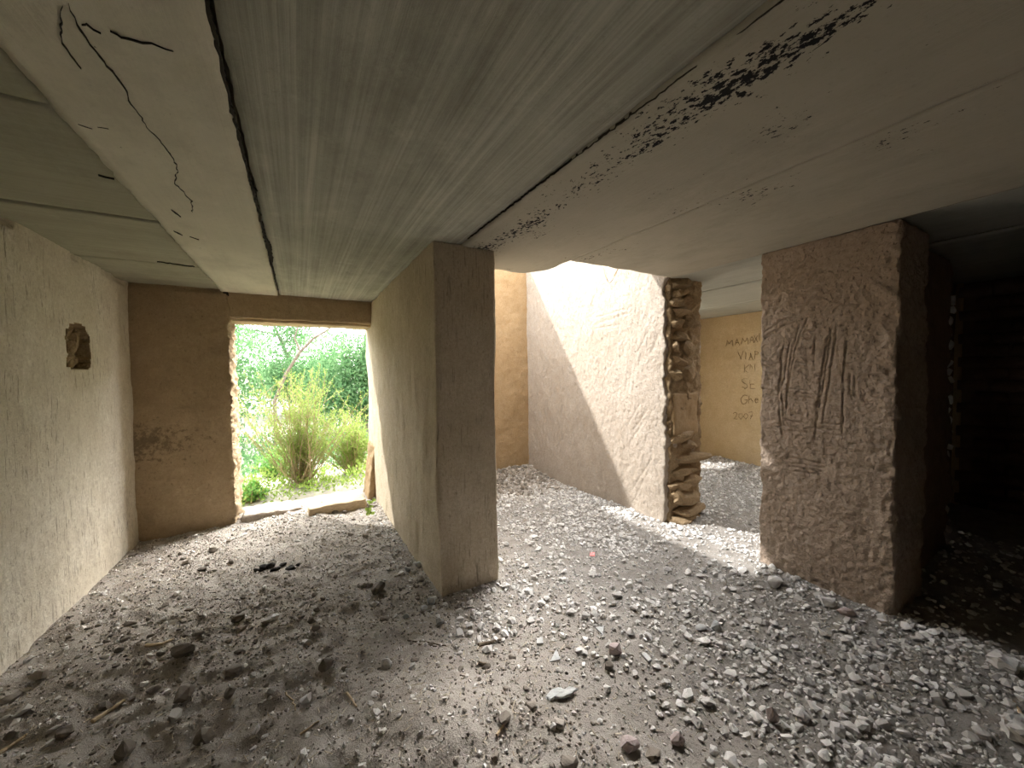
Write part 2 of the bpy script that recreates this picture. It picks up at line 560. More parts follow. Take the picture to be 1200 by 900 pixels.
def inside_poly(u, v, poly):
    c = np.zeros(len(u), bool)
    n = len(poly)
    for i in range(n):
        x1, y1 = poly[i]
        x2, y2 = poly[(i + 1) % n]
        k = ((y1 > v) != (y2 > v)) & (u < (x2 - x1) * (v - y1) / (y2 - y1 + 1e-12) + x1)
        c ^= k
    return c


_pd = plaster_disp(3, 0.006, 0.004, 0.0022, (1, 1, 0.35))


def left_disp(P, n):
    d = _pd(P, n)
    u, v = P[:, 1], P[:, 2]
    face = n[:, 0] > 0.9
    near = face & (u > 3.2) & (u < 4.1) & (v > 1.3) & (v < 2.0)
    ins = np.zeros(len(u), bool)
    jit = 0.022 * noise(np.stack([u * 45, v * 45, 0 * u], -1)[near], 5)
    ins[near] = inside_poly(u[near] + jit, v[near], hole_yz)
    gap = np.clip((P[:, 2] - 2.235) / 0.03, 0, 1) * face
    d = d - gap * np.clip(0.012 + 0.035 * noise(P * np.array([1, 9, 1]), 17) + 0.012 * noise(P * np.array([1, 31, 1]), 18), 0, 1)
    d = d - ins * (0.085 + 0.03 * noise(P * 20, 8))
    return d


wall_left = block('wall_left', axis((-1.70, XL, 0.21)), axis((REAR, 1.9, 0.08), (1.9, 4.7, 0.0125)), axis((-0.25, 2.32, 0.0125)), M_LEFT,
                  left_disp, 0.01, kind='structure', label='long scratched mud-plastered wall with a knocked-out hole', category='wall')

wall_left.data.materials.append(M_RUBBLE)
_nf = len(wall_left.data.polygons)
_co = np.empty(len(wall_left.data.vertices) * 3, np.float32)
wall_left.data.vertices.foreach_get('co', _co)
_co = _co.reshape(-1, 3)
_li = np.empty(_nf * 4, np.int32)
wall_left.data.loops.foreach_get('vertex_index', _li)
_q = _co[_li.reshape(-1, 4)]
_in = (_q[:, :, 0].min(1) < XL - 0.035) & (_q[:, :, 0].min(1) > XL - 0.16) & (_q[:, :, 1].min(1) > 3.3) & (_q[:, :, 1].max(1) < 4.0) & (_q[:, :, 2].min(1) > 1.3) & (_q[:, :, 2].max(1) < 2.0)
wall_left.data.polygons.foreach_set('material_index', _in.astype(np.int32))
# stones that show in the hole
def rock_mesh(name, seed, size, pts=22, flat=1.0, mat=None, sub=False):
    r = np.random.default_rng(seed)
    bm = bmesh.new()
    for _ in range(pts):
        v = r.normal(size=3)
        v /= np.linalg.norm(v)
        v = v * (0.85 + 0.3 * r.random())
        bm.verts.new((v[0] * size[0] / 2, v[1] * size[1] / 2, v[2] * size[2] / 2 * flat))
    res = bmesh.ops.convex_hull(bm, input=bm.verts)
    bmesh.ops.delete(bm, geom=[g for g in bm.verts if not g.link_faces], context='VERTS')
    if sub:
        bmesh.ops.triangulate(bm, faces=bm.faces)
        bmesh.ops.subdivide_edges(bm, edges=bm.edges[:], cuts=2, use_grid_fill=True, smooth=0.12)
        co = np.array([v.co[:] for v in bm.verts])
        m = min(size)
        q = 0.07 * m * fbm(co / m + seed * 3.1, 1.6, 3, seed)
        for v, a in zip(bm.verts, q):
            v.co += v.co.normalized() * float(a)
    me = bpy.data.meshes.new(name)
    bm.to_mesh(me)
    bm.free()
    if mat:
        me.materials.append(mat)
    return me


for k, (px, py, s) in enumerate([(84, 398, (0.10, 0.13, 0.13)), (94, 403, (0.11, 0.15, 0.16)), (84, 421, (0.12, 0.15, 0.13)), (95, 423, (0.10, 0.14, 0.10)), (91, 385, (0.08, 0.17, 0.07)), (100, 392, (0.08, 0.08, 0.10))]):
    c = on_x(px, py, XL)
    o = link('stone', rock_mesh('hole_stone', 40 + k, s, 26, sub=True, mat=M_RUBBLE), None, wall_left)
    o.location = (XL - 0.07, c[1], c[2])
    o.rotation_euler = (0.3 * k, 0.2, 0.1 * k)

# wall with the doorway: pier beside the opening and the strip above it
DX0, DX1, DZ = -0.565, 0.735, 2.01


def ragged_pier(P, n):
    d = plaster_disp(21, 0.012, 0.005, 0.002)(P, n)
    d = d - np.clip((P[:, 2] - 2.24) / 0.03, 0, 1) * (n[:, 1] < -0.9) * np.clip(0.008 + 0.03 * noise(P * np.array([9, 1, 1]), 19), 0, 1)
    edge = np.clip((P[:, 0] - (DX0 - 0.05)) / 0.05, 0, 1)
    rag = 0.022 * fbm(P, 14, 3, 61) + 0.012 * fbm(P, 45, 2, 62)
    return d + edge * rag


wall_back = empty('wall_back', kind='structure', label='brown mud wall around the doorway, with ragged jamb', category='wall')
block('plastered_pier', axis((-1.72, XL - 0.02, 0.2), (XL - 0.02, DX0, 0.011)), axis((YD, YD2, 0.016)), axis((-0.25, 2.45, 0.0125)), M_BACK, ragged_pier, 0.012, wall_back)


def lintel_disp(P, n):
    d = plaster_disp(25, 0.010, 0.005, 0.002)(P, n)
    d = d - np.clip((P[:, 2] - 2.24) / 0.03, 0, 1) * (n[:, 1] < -0.9) * np.clip(0.004 + 0.03 * noise(P * np.array([9, 1, 1]), 20), 0, 1)
    low = np.clip((DZ + 0.05 - P[:, 2]) / 0.05, 0, 1)
    return d + low * 0.012 * fbm(P, 12, 3, 65)


block('plastered_lintel', axis((DX0 - 0.02, XC + 0.05, 0.013)), axis((YD + 0.004, YD2, 0.03)), axis((DZ + 0.012, 2.45, 0.0125)), M_BACK, lintel_disp, 0.01, wall_back)
block('lintel_board', axis((DX0 - 0.07, XC + 0.02, 0.02)), axis((YD + 0.045, YD2 - 0.03, 0.03)), axis((DZ - 0.016, DZ + 0.016, 0.016)), M_WOOD,
      lambda P, n: 0.004 * fbm(P, 8, 3, 71), 0.006, wall_back)

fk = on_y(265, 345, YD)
o = link('gap_shadow_wedge', rock_mesh('gap_shadow_wedge', 77, (0.055, 0.03, 0.07), 14, mat=M_CRACK), None, wall_back)  # dark wedge in place of the shaded gap above the door
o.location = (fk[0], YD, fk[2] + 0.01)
# straw that sticks out of the broken jamb
parts = []
for k in range(420):
    z = rng.uniform(0.03, 2.0)
    y = rng.uniform(YD - 0.01, YD + 0.16)
    base = np.array([DX0 - 0.015, y, z])
    dr = np.array([rng.uniform(-0.3, 1.0), rng.uniform(-0.9, 0.5), rng.uniform(-0.9, 0.9)])
    dr /= np.linalg.norm(dr)
    L = rng.uniform(0.02, 0.07)
    mid = base + dr * L * 0.5 + rng.normal(size=3) * 0.006
    parts.append(tube_arrays([base, mid, base + dr * L + rng.normal(size=3) * 0.01], [0.0016, 0.0014, 0.0008], 3))
V, F = join_arrays(parts)
link('straw_fibres', new_mesh('straw_fibres', V, F), M_STRAW, wall_back, kind='stuff', label='pale straw fibres sticking out of the broken jamb')

# dividing wall, its end face towards the big room
def mid_disp(P, n):
    return plaster_disp(33, 0.012, 0.005, 0.0024, (1, 1, 0.3))(P, n)


wall_center = block('wall_center', axis((XC, XC2, 0.0125)), axis((YC, 4.97, 0.0125)), axis((-0.25, ZC + 0.004, 0.0125)), M_MID, mid_disp, 0.008, kind='structure',
                    label='thick dividing wall of combed mud plaster between doorway passage and roofless room', category='wall')
# lump of plaster left at the foot of the jamb
w0, w1 = 0.0, 0.62


def jamb_lump(P, n):
    t = np.clip((P[:, 2] - w0) / (w1 - w0), 0, 1)
    taper = np.stack([(1 - t) * -0.03 + t * 0.045, 0 * t, 0 * t], -1) * (P[:, :1] < XC - 0.005)
    return taper + n * (0.012 * fbm(P, 11, 3, 81) + 0.005 * fbm(P, 40, 2, 82))[:, None]


block('jamb_plaster', axis((XC - 0.06, XC + 0.02, 0.013)), axis((YD - 0.02, YD2 - 0.05, 0.016)), axis((-0.1, w1, 0.014)), M_GOLD, jamb_lump, 0.015, wall_center)

# long wall: far stretch with the sunlit face and broken end
def notch_top(P):
    """ragged top of the far stretch"""
    y = P[:, 1]
    top = 2.58 + 0.30 * np.clip((y - 3.05) / 0.5, 0, 1) + 0.25 * np.clip((y - 3.7) / 0.6, 0, 1)
    top = top - 0.15 * np.exp(-((y - 2.98) / 0.10) ** 2) - 0.08 * np.exp(-((y - 2.76) / 0.05) ** 2)
    q = np.stack([y * 9, 0 * y, 0 * y], -1)
    return top + 0.035 * noise(q, 91) + 0.02 * noise(q * 2.3, 92)


sun_marks = []
for a, b in [((700, 372), (740, 360)), ((703, 378), (738, 367)), ((698, 385), (728, 380)), ((735, 500), (752, 470)), ((742, 505), (760, 478)),
             ((738, 520), (756, 492)), ((741, 590), (762, 548)), ((738, 578), (764, 538)), ((690, 365), (698, 345)), ((760, 420), (771, 395)), ((748, 412), (757, 392))]:
    sun_marks.append((on_x(*a, XR)[1:], on_x(*b, XR)[1:]))


def sun_disp(P, n):
    d = plaster_disp(43, 0.008, 0.0045, 0.0032, (1, 1.2, 0.6))(P, n)
    face = n[:, 0] < -0.9
    g = np.zeros(len(P))
    for a, b in sun_marks:
        g = np.maximum(g, np.exp(-(seg_dist(P[:, 1], P[:, 2], a, b) / 0.007) ** 2))
    d = d - face * 0.006 * g
    out = n * d[:, None]
    # broken end: ragged in plan, further towards the gap at its foot
    e = np.clip((WB + 0.10 - P[:, 1]) / 0.10, 0, 1)
    rag = 0.02 * fbm(P, 6, 3, 95) + 0.012 * fbm(P, 22, 3, 96)
    out[:, 1] += e * rag
    # clip the top to the ragged line
    top = notch_top(P)
    z = P[:, 2] + out[:, 2]
    out[:, 2] += np.where(z > top, top - z, 0)
    return out


wall_right = block('wall_right', axis((XR, XR2, 0.02)), axis((WB, 4.9, 0.0125)), axis((-0.25, BACKTOP + 0.1, 0.0125)), M_SUN, sun_disp, 0.012, kind='structure',
                   label='rough sunlit mud wall with broken end of stacked stones', category='wall')

# rubble that shows in the broken end, each stone its own piece: px x, py, width, height in pixels
end_stones = [
    # upper, small stones in mud
    (789, 334, 16, 9), (803, 331, 14, 10), (795, 345, 18, 10), (786, 354, 12, 11), (804, 352, 12, 12), (796, 365, 18, 10), (788, 378, 15, 12),
    (804, 378, 13, 14), (796, 393, 20, 12), (787, 407, 13, 12), (803, 409, 14, 14), (794, 424, 17, 12), (804, 438, 11, 15), (786, 440, 12, 14),
    # below the remaining render: courses of larger stones
    (791, 513, 26, 12), (805, 521, 14, 10), (792, 539, 37, 9), (797, 552, 24, 10), (781, 560, 12, 12), (806, 563, 22, 12), (793, 569, 16, 9),
    (800, 584, 29, 16), (782, 583, 10, 16), (797, 601, 36, 10), (784, 614, 18, 9), (805, 613, 20, 11), (797, 622, 22, 9)]
block('rubble_core', axis((XR + 0.035, XR2 - 0.015, 0.012)), axis((WB - 0.035, WB + 0.06, 0.016)), axis((0.0, 2.36, 0.012)), M_RUBBLE,
      lambda P, n: 0.014 * fbm(P, 8, 3, 133) + 0.014 * fbm(P, 24, 3, 134, 0.6), 0.02, wall_right)
k = 0
for (px, py, w, h) in end_stones:
    low = np.clip((py - 560) / 60, 0, 1)
    yf = WB - 0.03 - 0.03 * low
    c = on_y(px, py, yf)
    e1 = on_y(px - w / 2, py, yf)
    e2 = on_y(px + w / 2, py, yf)
    hh = abs(on_y(px, py - h / 2, yf)[2] - on_y(px, py + h / 2, yf)[2])
    ww = e2[0] - e1[0]
    o = link('stone', rock_mesh('wall_stone', 100 + k, (ww * 1.25, 0.17 + 0.06 * low, hh * 1.3), 18, sub=True, mat=M_RUBBLE), None, wall_right)
    o.location = (min(max(c[0], XR + 0.045 + ww * 0.55), XR2 - 0.03), yf + 0.005, max(c[2], 0.05))
    o.rotation_euler = (0, random.uniform(-0.12, 0.12), random.uniform(-0.2, 0.2))
    k += 1
# patch of render left on the broken end
rp = on_y(797, 492, WB)
block('render_patch', axis((rp[0] - 0.16, rp[0] + 0.19, 0.015)), axis((WB - 0.06, WB + 0.03, 0.015)), axis((rp[2] - 0.14, rp[2] + 0.26, 0.015)), M_GOLD,
      lambda P, n: 0.008 * fbm(P, 9, 3, 131), 0.015, wall_right)

# long wall: free-standing stretch with incised lines
def c8(x, y):
    return on_x(880 + x / 3.6, 330 + y / 3.6, XR)[1:]


lines8 = [
    [(55, 215), (130, 165), (215, 130)], [(70, 225), (150, 180), (240, 150)], [(60, 240), (120, 205)],
    [(140, 270), (115, 480), (130, 640)], [(165, 260), (130, 450), (140, 600)], [(205, 180), (165, 330), (145, 590)],
    [(240, 150), (205, 230), (175, 340), (150, 500)], [(130, 300), (122, 470)],
    [(270, 240), (265, 335)], [(340, 200), (310, 400), (265, 670)], [(362, 190), (332, 400), (300, 600)], [(322, 240), (290, 450), (272, 600)],
    [(402, 250), (392, 400), (385, 640)], [(435, 400), (440, 480)], [(418, 390), (415, 470)],
    [(180, 320), (260, 330)], [(170, 355), (245, 366)], [(175, 340), (250, 348)], [(160, 450), (250, 460)], [(165, 466), (255, 476)], [(165, 481), (250, 492)],
    [(150, 585), (240, 600)], [(150, 610), (240, 620)], [(155, 630), (235, 636)], [(270, 595), (385, 605)], [(275, 620), (390, 630)], [(270, 640), (380, 650)],
    [(45, 330), (110, 345)], [(45, 350), (108, 362)], [(50, 450), (100, 460)], [(50, 482), (112, 480)], [(120, 610), (160, 605)],
    [(155, 740), (305, 770)], [(150, 764), (305, 786)], [(160, 780), (300, 802)], [(175, 800), (270, 812)], [(210, 212), (270, 206)], [(200, 245), (300, 240)]]
pil_segs = []
for L in lines8:
    q = [c8(*a) for a in L]
    pil_segs += list(zip(q[:-1], q[1:]))


def pil_disp(P, n):
    d = plaster_disp(53, 0.006, 0.004, 0.0045)(P, n)
    face = n[:, 0] < -0.9
    u, v = P[:, 1], P[:, 2]
    wu = u + 0.004 * noise(P * 16, 7)
    g = np.zeros(len(P))
    for a, b in pil_segs:
        dd = seg_dist(wu, v, a, b)
        g = np.maximum(g, np.exp(-(dd / 0.0045) ** 2) - 0.3 * np.exp(-((dd - 0.010) / 0.004) ** 2))
    d = d - face * 0.009 * g + face * 0.0022 * fbm(P, 75, 2, 57)
    # lumpy corner towards the big room
    cn = np.exp(-((u - PA - 0.03) / 0.05) ** 2) * face
    d = d + cn * (0.012 * fbm(P, 14, 3, 58) + 0.004)
    out = n * d[:, None]
    e = np.exp(-((u - PA) / 0.03) ** 2) + np.exp(-((u - PB) / 0.03) ** 2)
    out[:, 1] += e * 0.012 * fbm(P, 9, 3, 59)
    return out


block('wall_right_pillar', axis((XR, XR2, 0.014)), axis((PA, PB, 0.0055)), axis((-0.25, ZC + 0.006, 0.0065)), M_PIL, pil_disp, 0.012, kind='structure',
      label='free-standing stretch of wall with lines scratched into its plaster', category='wall')

# wall closing the roofless room
wall_yard = block('wall_yard', axis((0.95, XR + 0.05, 0.02)), axis((YB, 5.0, 0.16)), axis((-0.25, BACKTOP, 0.02)), M_GOLD, plaster_disp(63, 0.01, 0.004, 0.0015), 0.012, kind='structure',
                  label='golden mud wall closing the roofless room', category='wall')

# room with the letters: wall with letters, wall beside it with a hidden doorway, cross wall
wall_far = block('wall_far', axis((XG, XG + 0.4, 0.2)), axis((1.05, YG + 0.4, 0.025)), axis((-0.25, 2.31, 0.025)), M_GOLD_LIT, plaster_disp(73, 0.008, 0.004, 0.0015), 0.01, kind='structure',
                 label='golden plaster wall with letters scratched into it', category='wall')
wall_side = empty('wall_side', kind='structure', label='plastered wall with a wide doorway in the room of letters', category='wall')
block('plastered_pier', axis((4.70, XG + 0.02, 0.03)), axis((YG, YG + 0.4, 0.1)), axis((-0.25, 2.31, 0.03)), M_GOLD_LIT, plaster_disp(74, 0.008, 0.004, 0.001), 0.012, wall_side)
block('plastered_pier', axis((XR2 - 0.02, 3.65, 0.05)), axis((YG, YG + 0.4, 0.1)), axis((-0.25, 2.31, 0.05)), M_GOLD_LIT, plaster_disp(75, 0.008, 0.004, 0.001), 0.012, wall_side)
block('plastered_lintel', axis((3.63, 4.72, 0.05)), axis((YG, YG + 0.4, 0.1)), axis((2.08, 2.31, 0.05)), M_GOLD_LIT, plaster_disp(76, 0.008, 0.004, 0.001), 0.012, wall_side)

# letters: strokes in unit boxes
GL = {'M': [[(0, 0), (.15, 1), (.5, .35), (.85, 1), (1, 0)]], 'A': [[(0, 0), (.5, 1), (1, 0)], [(.2, .4), (.8, .4)]], 'X': [[(0, 0), (1, 1)], [(0, 1), (1, 0)]],
      'N': [[(0, 0), (0, 1), (1, 0), (1, 1)]], 'V': [[(0, 1), (.5, 0), (1, 1)]], 'I': [[(.5, 0), (.5, 1)]], 'K': [[(0, 0), (0, 1)], [(.9, 1), (0, .45), (.9, 0)]],
      'S': [[(1, .85), (.6, 1), (.1, .85), (.15, .6), (.8, .42), (.9, .15), (.5, 0), (0, .12)]], 'E': [[(1, 1), (0, 1), (0, 0), (1, 0)], [(0, .5), (.8, .5)]],
      'P': [[(0, 0), (0, 1), (.8, .9), (.8, .6), (0, .5)]], 'G': [[(1, .85), (.5, 1), (0, .6), (.1, .1), (.6, 0), (1, .2), (1, .45), (.6, .45)]],
      'h': [[(0, 1), (0, 0)], [(0, .45), (.5, .6), (.9, .4), (.9, 0)]], 'e': [[(0, .35), (.9, .35), (.8, .6), (.3, .62), (0, .35), (.3, 0), (.9, .1)]],
      '2': [[(0, .8), (.4, 1), (.9, .8), (.6, .4), (0, 0), (1, 0)]], '0': [[(.5, 0), (.05, .4), (.2, .9), (.7, 1), (1, .5), (.5, 0)]], '7': [[(0, 1), (1, 1), (.4, 0)], [(.3, .5), (.9, .5)]]}


def letter(ch, cx, cy, w, h):
    """centre and size in photo pixels, laid on the wall surface"""
    parts = []
    for st in GL[ch]:
        pts = []
        for (u, v) in st:
            p = on_x(cx + (u - .5) * w, cy - (v - .5) * h, XG)
            pts.append([XG - 0.002, p[1] , p[2]])
        q = []
        for a, b in zip(pts[:-1], pts[1:]):
            a, b = np.array(a), np.array(b)
            for s in (0, .33, .66):
                q.append(a + (b - a) * s + rng.normal(size=3) * np.array([0, .004, .004]))
        q.append(np.array(pts[-1]))
        parts.append(tube_arrays(q, 0.0042, 4))
    V, F = join_arrays(parts)
    link('scratched_letter', new_mesh('scratched_letter', V, F), M_GRAF, wall_far)


for ch, x, y, w, h in [('M', 855, 402, 8, 7), ('A', 864, 401, 6, 7), ('M', 873, 400, 8, 7), ('A', 881, 398, 5, 8), ('X', 886, 397, 4, 8), ('I', 890, 395, 3, 9),
                       ('V', 868, 416, 6, 9), ('I', 874, 417, 3, 8), ('A', 880, 418, 5, 8), ('P', 887, 416, 5, 9),
                       ('K', 875, 432, 5, 9), ('N', 882, 431, 6, 8), ('S', 873, 449, 7, 12), ('E', 882, 450, 6, 10),
                       ('G', 872, 468, 7, 11), ('h', 880, 468, 5, 9), ('e', 887, 468, 5, 8), ('2', 862, 487, 5, 8), ('0', 868, 488, 5, 7), ('0', 874, 488, 5, 7), ('7', 880, 487, 5, 8)]:
    letter(ch, x, y, w, h)

# cross wall beyond the pillar, its broken edge with pale render
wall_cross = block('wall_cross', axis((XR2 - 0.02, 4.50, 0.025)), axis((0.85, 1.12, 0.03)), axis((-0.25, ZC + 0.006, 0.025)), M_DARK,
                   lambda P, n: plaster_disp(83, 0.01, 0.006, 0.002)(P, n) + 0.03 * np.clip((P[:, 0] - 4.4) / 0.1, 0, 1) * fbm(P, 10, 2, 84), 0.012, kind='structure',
                   label='dark cross wall with chipped pale edge beyond the pillar', category='wall')
z = 0.1
k = 0
while z < 2.0:
    h = random.uniform(0.05, 0.10)
    o = link('plaster_chip', rock_mesh('plaster_chip', 300 + k, (0.05, 0.06, h * 1.1), 18, mat=M_PALE), None, wall_cross)
    o.location = (4.52 + random.uniform(-0.012, 0.012), 0.86 + random.uniform(-0.01, 0.02), z + h / 2)
    z += h + 0.005
    k += 1
block('wall_cross_light_block', axis((4.53, XG + 0.02, 0.06)), axis((1.10, 1.35, 0.06)), axis((-0.25, 2.31, 0.06)), M_DARK, plaster_disp(85, 0.01, 0.005, 0.002), 0.012, kind='structure',  # added to keep the bright letters room from lighting the dark one
      label='dark wall added beside the block wall to keep light out', category='wall')

# dark wall of mud blocks: backing and each block
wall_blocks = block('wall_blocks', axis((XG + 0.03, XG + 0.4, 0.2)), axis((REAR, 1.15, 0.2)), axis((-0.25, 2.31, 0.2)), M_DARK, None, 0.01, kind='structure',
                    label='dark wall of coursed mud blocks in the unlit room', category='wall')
bmeshes = []
for v in range(4):
    ob = block('mud_block', axis((0, 0.10, 0.05)), axis((-0.105, 0.105, 0.07)), axis((-0.052, 0.052, 0.052)), M_DARK,
               lambda P, n, v=v: 0.008 * fbm(P + v * 7, 14, 2, 140 + v), 0.012, wall_blocks)
    bmeshes.append(ob.data)
    bpy.data.objects.remove(ob)
row = 0
z = 0.07
while z < 2.25:
    y = 1.08 - (0.11 if row % 2 else 0.0)
    while y > -0.75:
        o = link('mud_block', bmeshes[random.randrange(4)], None, wall_blocks)
        o.location = (XG - 0.03 + random.uniform(-0.012, 0.008), y - 0.11, z)
        o.rotation_euler = (random.uniform(-.02, .02), 0, random.uniform(-.03, .03))
        y -= 0.225
    z += 0.118
    row += 1

# rear of the big room, behind the viewer
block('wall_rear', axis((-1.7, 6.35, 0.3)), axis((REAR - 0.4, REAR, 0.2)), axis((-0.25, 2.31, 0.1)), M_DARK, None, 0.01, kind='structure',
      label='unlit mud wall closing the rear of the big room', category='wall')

# unseen wall added on the roof to keep sky light off the golden wall
block('wall_sky_block', axis((0.9, 3.5, 0.1)), axis((2.2, 2.48, 0.1)), axis((ZC + 0.17, 5.4, 0.1)), M_GOLD, plaster_disp(87, 0.02, 0.01, 0.003), 0.03, kind='structure',
      label='tall unseen wall added on the roof edge to block sky light', category='wall')

# ------------------------------------------------------------------ ceiling of concrete slabs
ceiling = empty('ceiling', kind='structure', label='ceiling of bare precast concrete slabs and beams', category='ceiling')


def slab(x0, x1, y0, y1, dz, mat, seed, far=None, step=0.06):
    def f(P, n):
        out = n * (0.0025 * fbm(P, 5, 3, seed) + 0.0012 * fbm(P, 30, 2, seed + 3))[:, None]
        e = np.exp(-((P[:, 0] - x0) / 0.012) ** 2) + np.exp(-((P[:, 0] - x1) / 0.012) ** 2)
        out[:, 0] += e * 0.006 * noise(P * np.array([3, 22, 3]), seed + 5)
        if far is not None:
            s = np.clip((P[:, 1] - (y1 - 0.7)) / 0.7, 0, 1)
            out[:, 1] += s * far(P)
        return out
    return block('concrete_slab', axis((x0, x1, step)), axis((y0, y1, step)), axis((ZC + dz, ZC + 0.18, 0.06)), mat, f, 0.006, ceiling)


for a, b, dz in [(REAR - .2, 0.9, 0.004), (0.908, 1.708, 0.0), (1.722, 2.715, 0.006), (2.73, 3.70, 0.002), (3.708, 4.7, 0.004)]:
    slab(-1.6, -0.628, a, b, dz + 0.012, M_CONC_A, 201 + int(a * 7), step=0.04)
slab(-0.618, -0.155, REAR - .2, 4.7, -0.008, M_CONC_B, 211, step=0.03)
slab(-0.140, 0.9425, REAR - .2, 4.75, 0.004, M_CONC_C, 213, step=0.04)


def far_d1(P):
    return -0.55 * np.clip((P[:, 0] - 1.66) / 0.12, 0, 1) * 0.3 + 0.02 * noise(P * 9, 215)


def far_d2(P):
    return 0.015 * noise(P * 8, 217) + 0.01 * noise(P * 20, 218)


slab(0.9465, 1.7798, REAR - .2, 2.68, -0.004, M_CONC_D, 214, far_d1, 0.03)
slab(1.7812, 2.938, REAR - .2, 2.225, -0.002, M_CONC_D, 216, far_d2, 0.03)
slab(2.95, 3.838, REAR - .2, 4.65, 0.022, M_CONC_E, 219, step=0.05)
slab(3.848, 4.95, REAR - .2, 1.28, 0.016, M_CONC_E, 220, step=0.05)
slab(3.848, 4.95, 1.88, 4.65, 0.016, M_CONC_E, 222, step=0.05)  # the roof gap left here is added, unseen, to brighten the letters room
slab(4.96, 6.3, REAR - .2, 1.28, 0.020, M_CONC_E, 221, step=0.05)
slab(4.96, 6.3, 2.32, 4.65, 0.020, M_CONC_E, 223, step=0.05)


# crack and chips on the pale beam; crumbling joint beside it
def ribbon(name, pix, width, zoff, parent, jitter=0.004):
    q = [on_z(a, b, ZC)[:2] for a, b in pix]
    pts = []
    for a, b in zip(q[:-1], q[1:]):
        n = max(2, int(np.linalg.norm(b - a) / 0.015))
        for s in range(n):
            p = a + (b - a) * s / n
            pts.append(p + rng.normal(size=2) * jitter * 0.5)
    pts.append(q[-1])
    pts = np.array(pts)
    t = np.gradient(pts, axis=0)
    t /= np.maximum(np.linalg.norm(t, axis=1, keepdims=True), 1e-9)
    nn = np.stack([-t[:, 1], t[:, 0]], -1)
    w = width * (0.35 + 0.65 * rng.random(len(pts))) * np.minimum(1, np.minimum(np.arange(len(pts)) + .3, len(pts) - np.arange(len(pts)) - .7) / 4)
    zb, zt = ZC + zoff, ZC + zoff + 0.008
    V = np.concatenate([np.c_[pts - nn * w[:, None], np.full(len(pts), zb)], np.c_[pts + nn * w[:, None], np.full(len(pts), zb)],
                        np.c_[pts + nn * w[:, None], np.full(len(pts), zt)], np.c_[pts - nn * w[:, None], np.full(len(pts), zt)]])
    n = len(pts)
    F = []
    for i in range(n - 1):
        for s in range(4):
            s2 = (s + 1) % 4
            F.append((s * n + i, s * n + i + 1, s2 * n + i + 1, s2 * n + i))
    return link(name, new_mesh(name, V, np.array(F)), M_CRACK, parent)


ZB = -0.0125
ribbon('crack', [(82, 0), (90, 22), (98, 38), (112, 55), (121, 68), (135, 84), (148, 103), (148, 112), (165, 133), (172, 145), (186, 160), (195, 171), (206, 188), (207, 200)], 0.0018, ZB, ceiling)
ribbon('crack', [(207, 200), (204, 212), (215, 222), (224, 233), (226, 246)], 0.0014, ZB, ceiling)
ribbon('crack', [(92, 20), (104, 26), (118, 34)], 0.003, ZB, ceiling, 0.010)
ribbon('crack', [(126, 30), (146, 38), (165, 43), (203, 55)], 0.003, ZB, ceiling, 0.010)
ribbon('crack', [(70, 0), (72, 40), (83, 60), (95, 76)], 0.0014, ZB, ceiling)
ribbon('crack', [(92, 142), (108, 147)], 0.006, ZB, ceiling)
ribbon('crack', [(112, 144), (127, 147)], 0.008, ZB, ceiling)
ribbon('crack', [(203, 268), (214, 274)], 0.010, ZB, ceiling)
ribbon('crack', [(200, 243), (212, 252)], 0.005, ZB, ceiling)
ribbon('crack', [(222, 275), (233, 279)], 0.006, ZB, ceiling)
ribbon('crack', [(186, 308), (206, 311), (228, 314)], 0.004, 0.004, ceiling, 0.012)
ribbon('crack', [(117, 208), (134, 212)], 0.012, 0.004, ceiling, 0.01)
# black filling of the crumbling joint
ribbon('joint_filling', [(240, -20), (246, 20), (258, 70), (268, 115), (280, 160), (291, 205), (297, 222), (308, 268), (316, 300), (326, 341)], 0.007, -0.004, ceiling)
ribbon('joint_filling', [(296, 218), (302, 224)], 0.016, -0.004, ceiling)
ribbon('joint_filling', [(313, 280), (318, 300), (317, 312)], 0.012, -0.004, ceiling)
ribbon('joint_filling', [(958, -32), (915, 0), (800, 88), (700, 164), (600, 240), (548, 280)], 0.003, -0.0045, ceiling)

# earth added on the slabs to stop light; open over the roofless room
roof = empty('roof', kind='structure', label='unseen earth added on the concrete slabs to block light', category='roof')


def heap(P, n):
    return 0.02 * fbm(P, 4, 3, 231) * (P[:, 2] > ZC + 0.2)


for (x0, x1, y0, y1) in [(-1.75, 0.90, REAR - .4, 5.0), (0.88, 1.75, REAR - .4, 3.02), (1.72, 2.97, REAR - .4, 2.52), (2.95, 3.50, REAR - .4, 2.2), (3.48, 3.87, REAR - .4, 4.7), (3.85, 4.97, REAR - .4, 1.28), (3.85, 4.97, 1.88, 4.7), (4.95, 6.4, REAR - .4, 1.28), (4.95, 6.4, 2.32, 4.7)]:  # edges run past the slab ends to keep sun off the pillar
    block('roof_earth_blocker', axis((x0, x1, 0.1)), axis((y0, y1, 0.1)), axis((ZC + 0.175, ZC + 0.32, 0.07)), M_EARTH_BLOCKER, heap, 0.03, roof)


# ------------------------------------------------------------------ threshold of the doorway
def rough_block(name, cx, cy, cz, sx, sy, sz, rotz, mat, seed, amp=0.012, step=0.02, r=0.02, **props):
    o = block(name, axis((-sx / 2, sx / 2, step)), axis((-sy / 2, sy / 2, step)), axis((0, sz, step)), mat,
              lambda P, n: amp * fbm(P + seed, 9, 3, seed) + amp * 0.4 * fbm(P + seed, 30, 2, seed + 2), r, **props)
    o.location = (cx, cy, cz)
    o.rotation_euler = (0, 0, rotz)
    return o


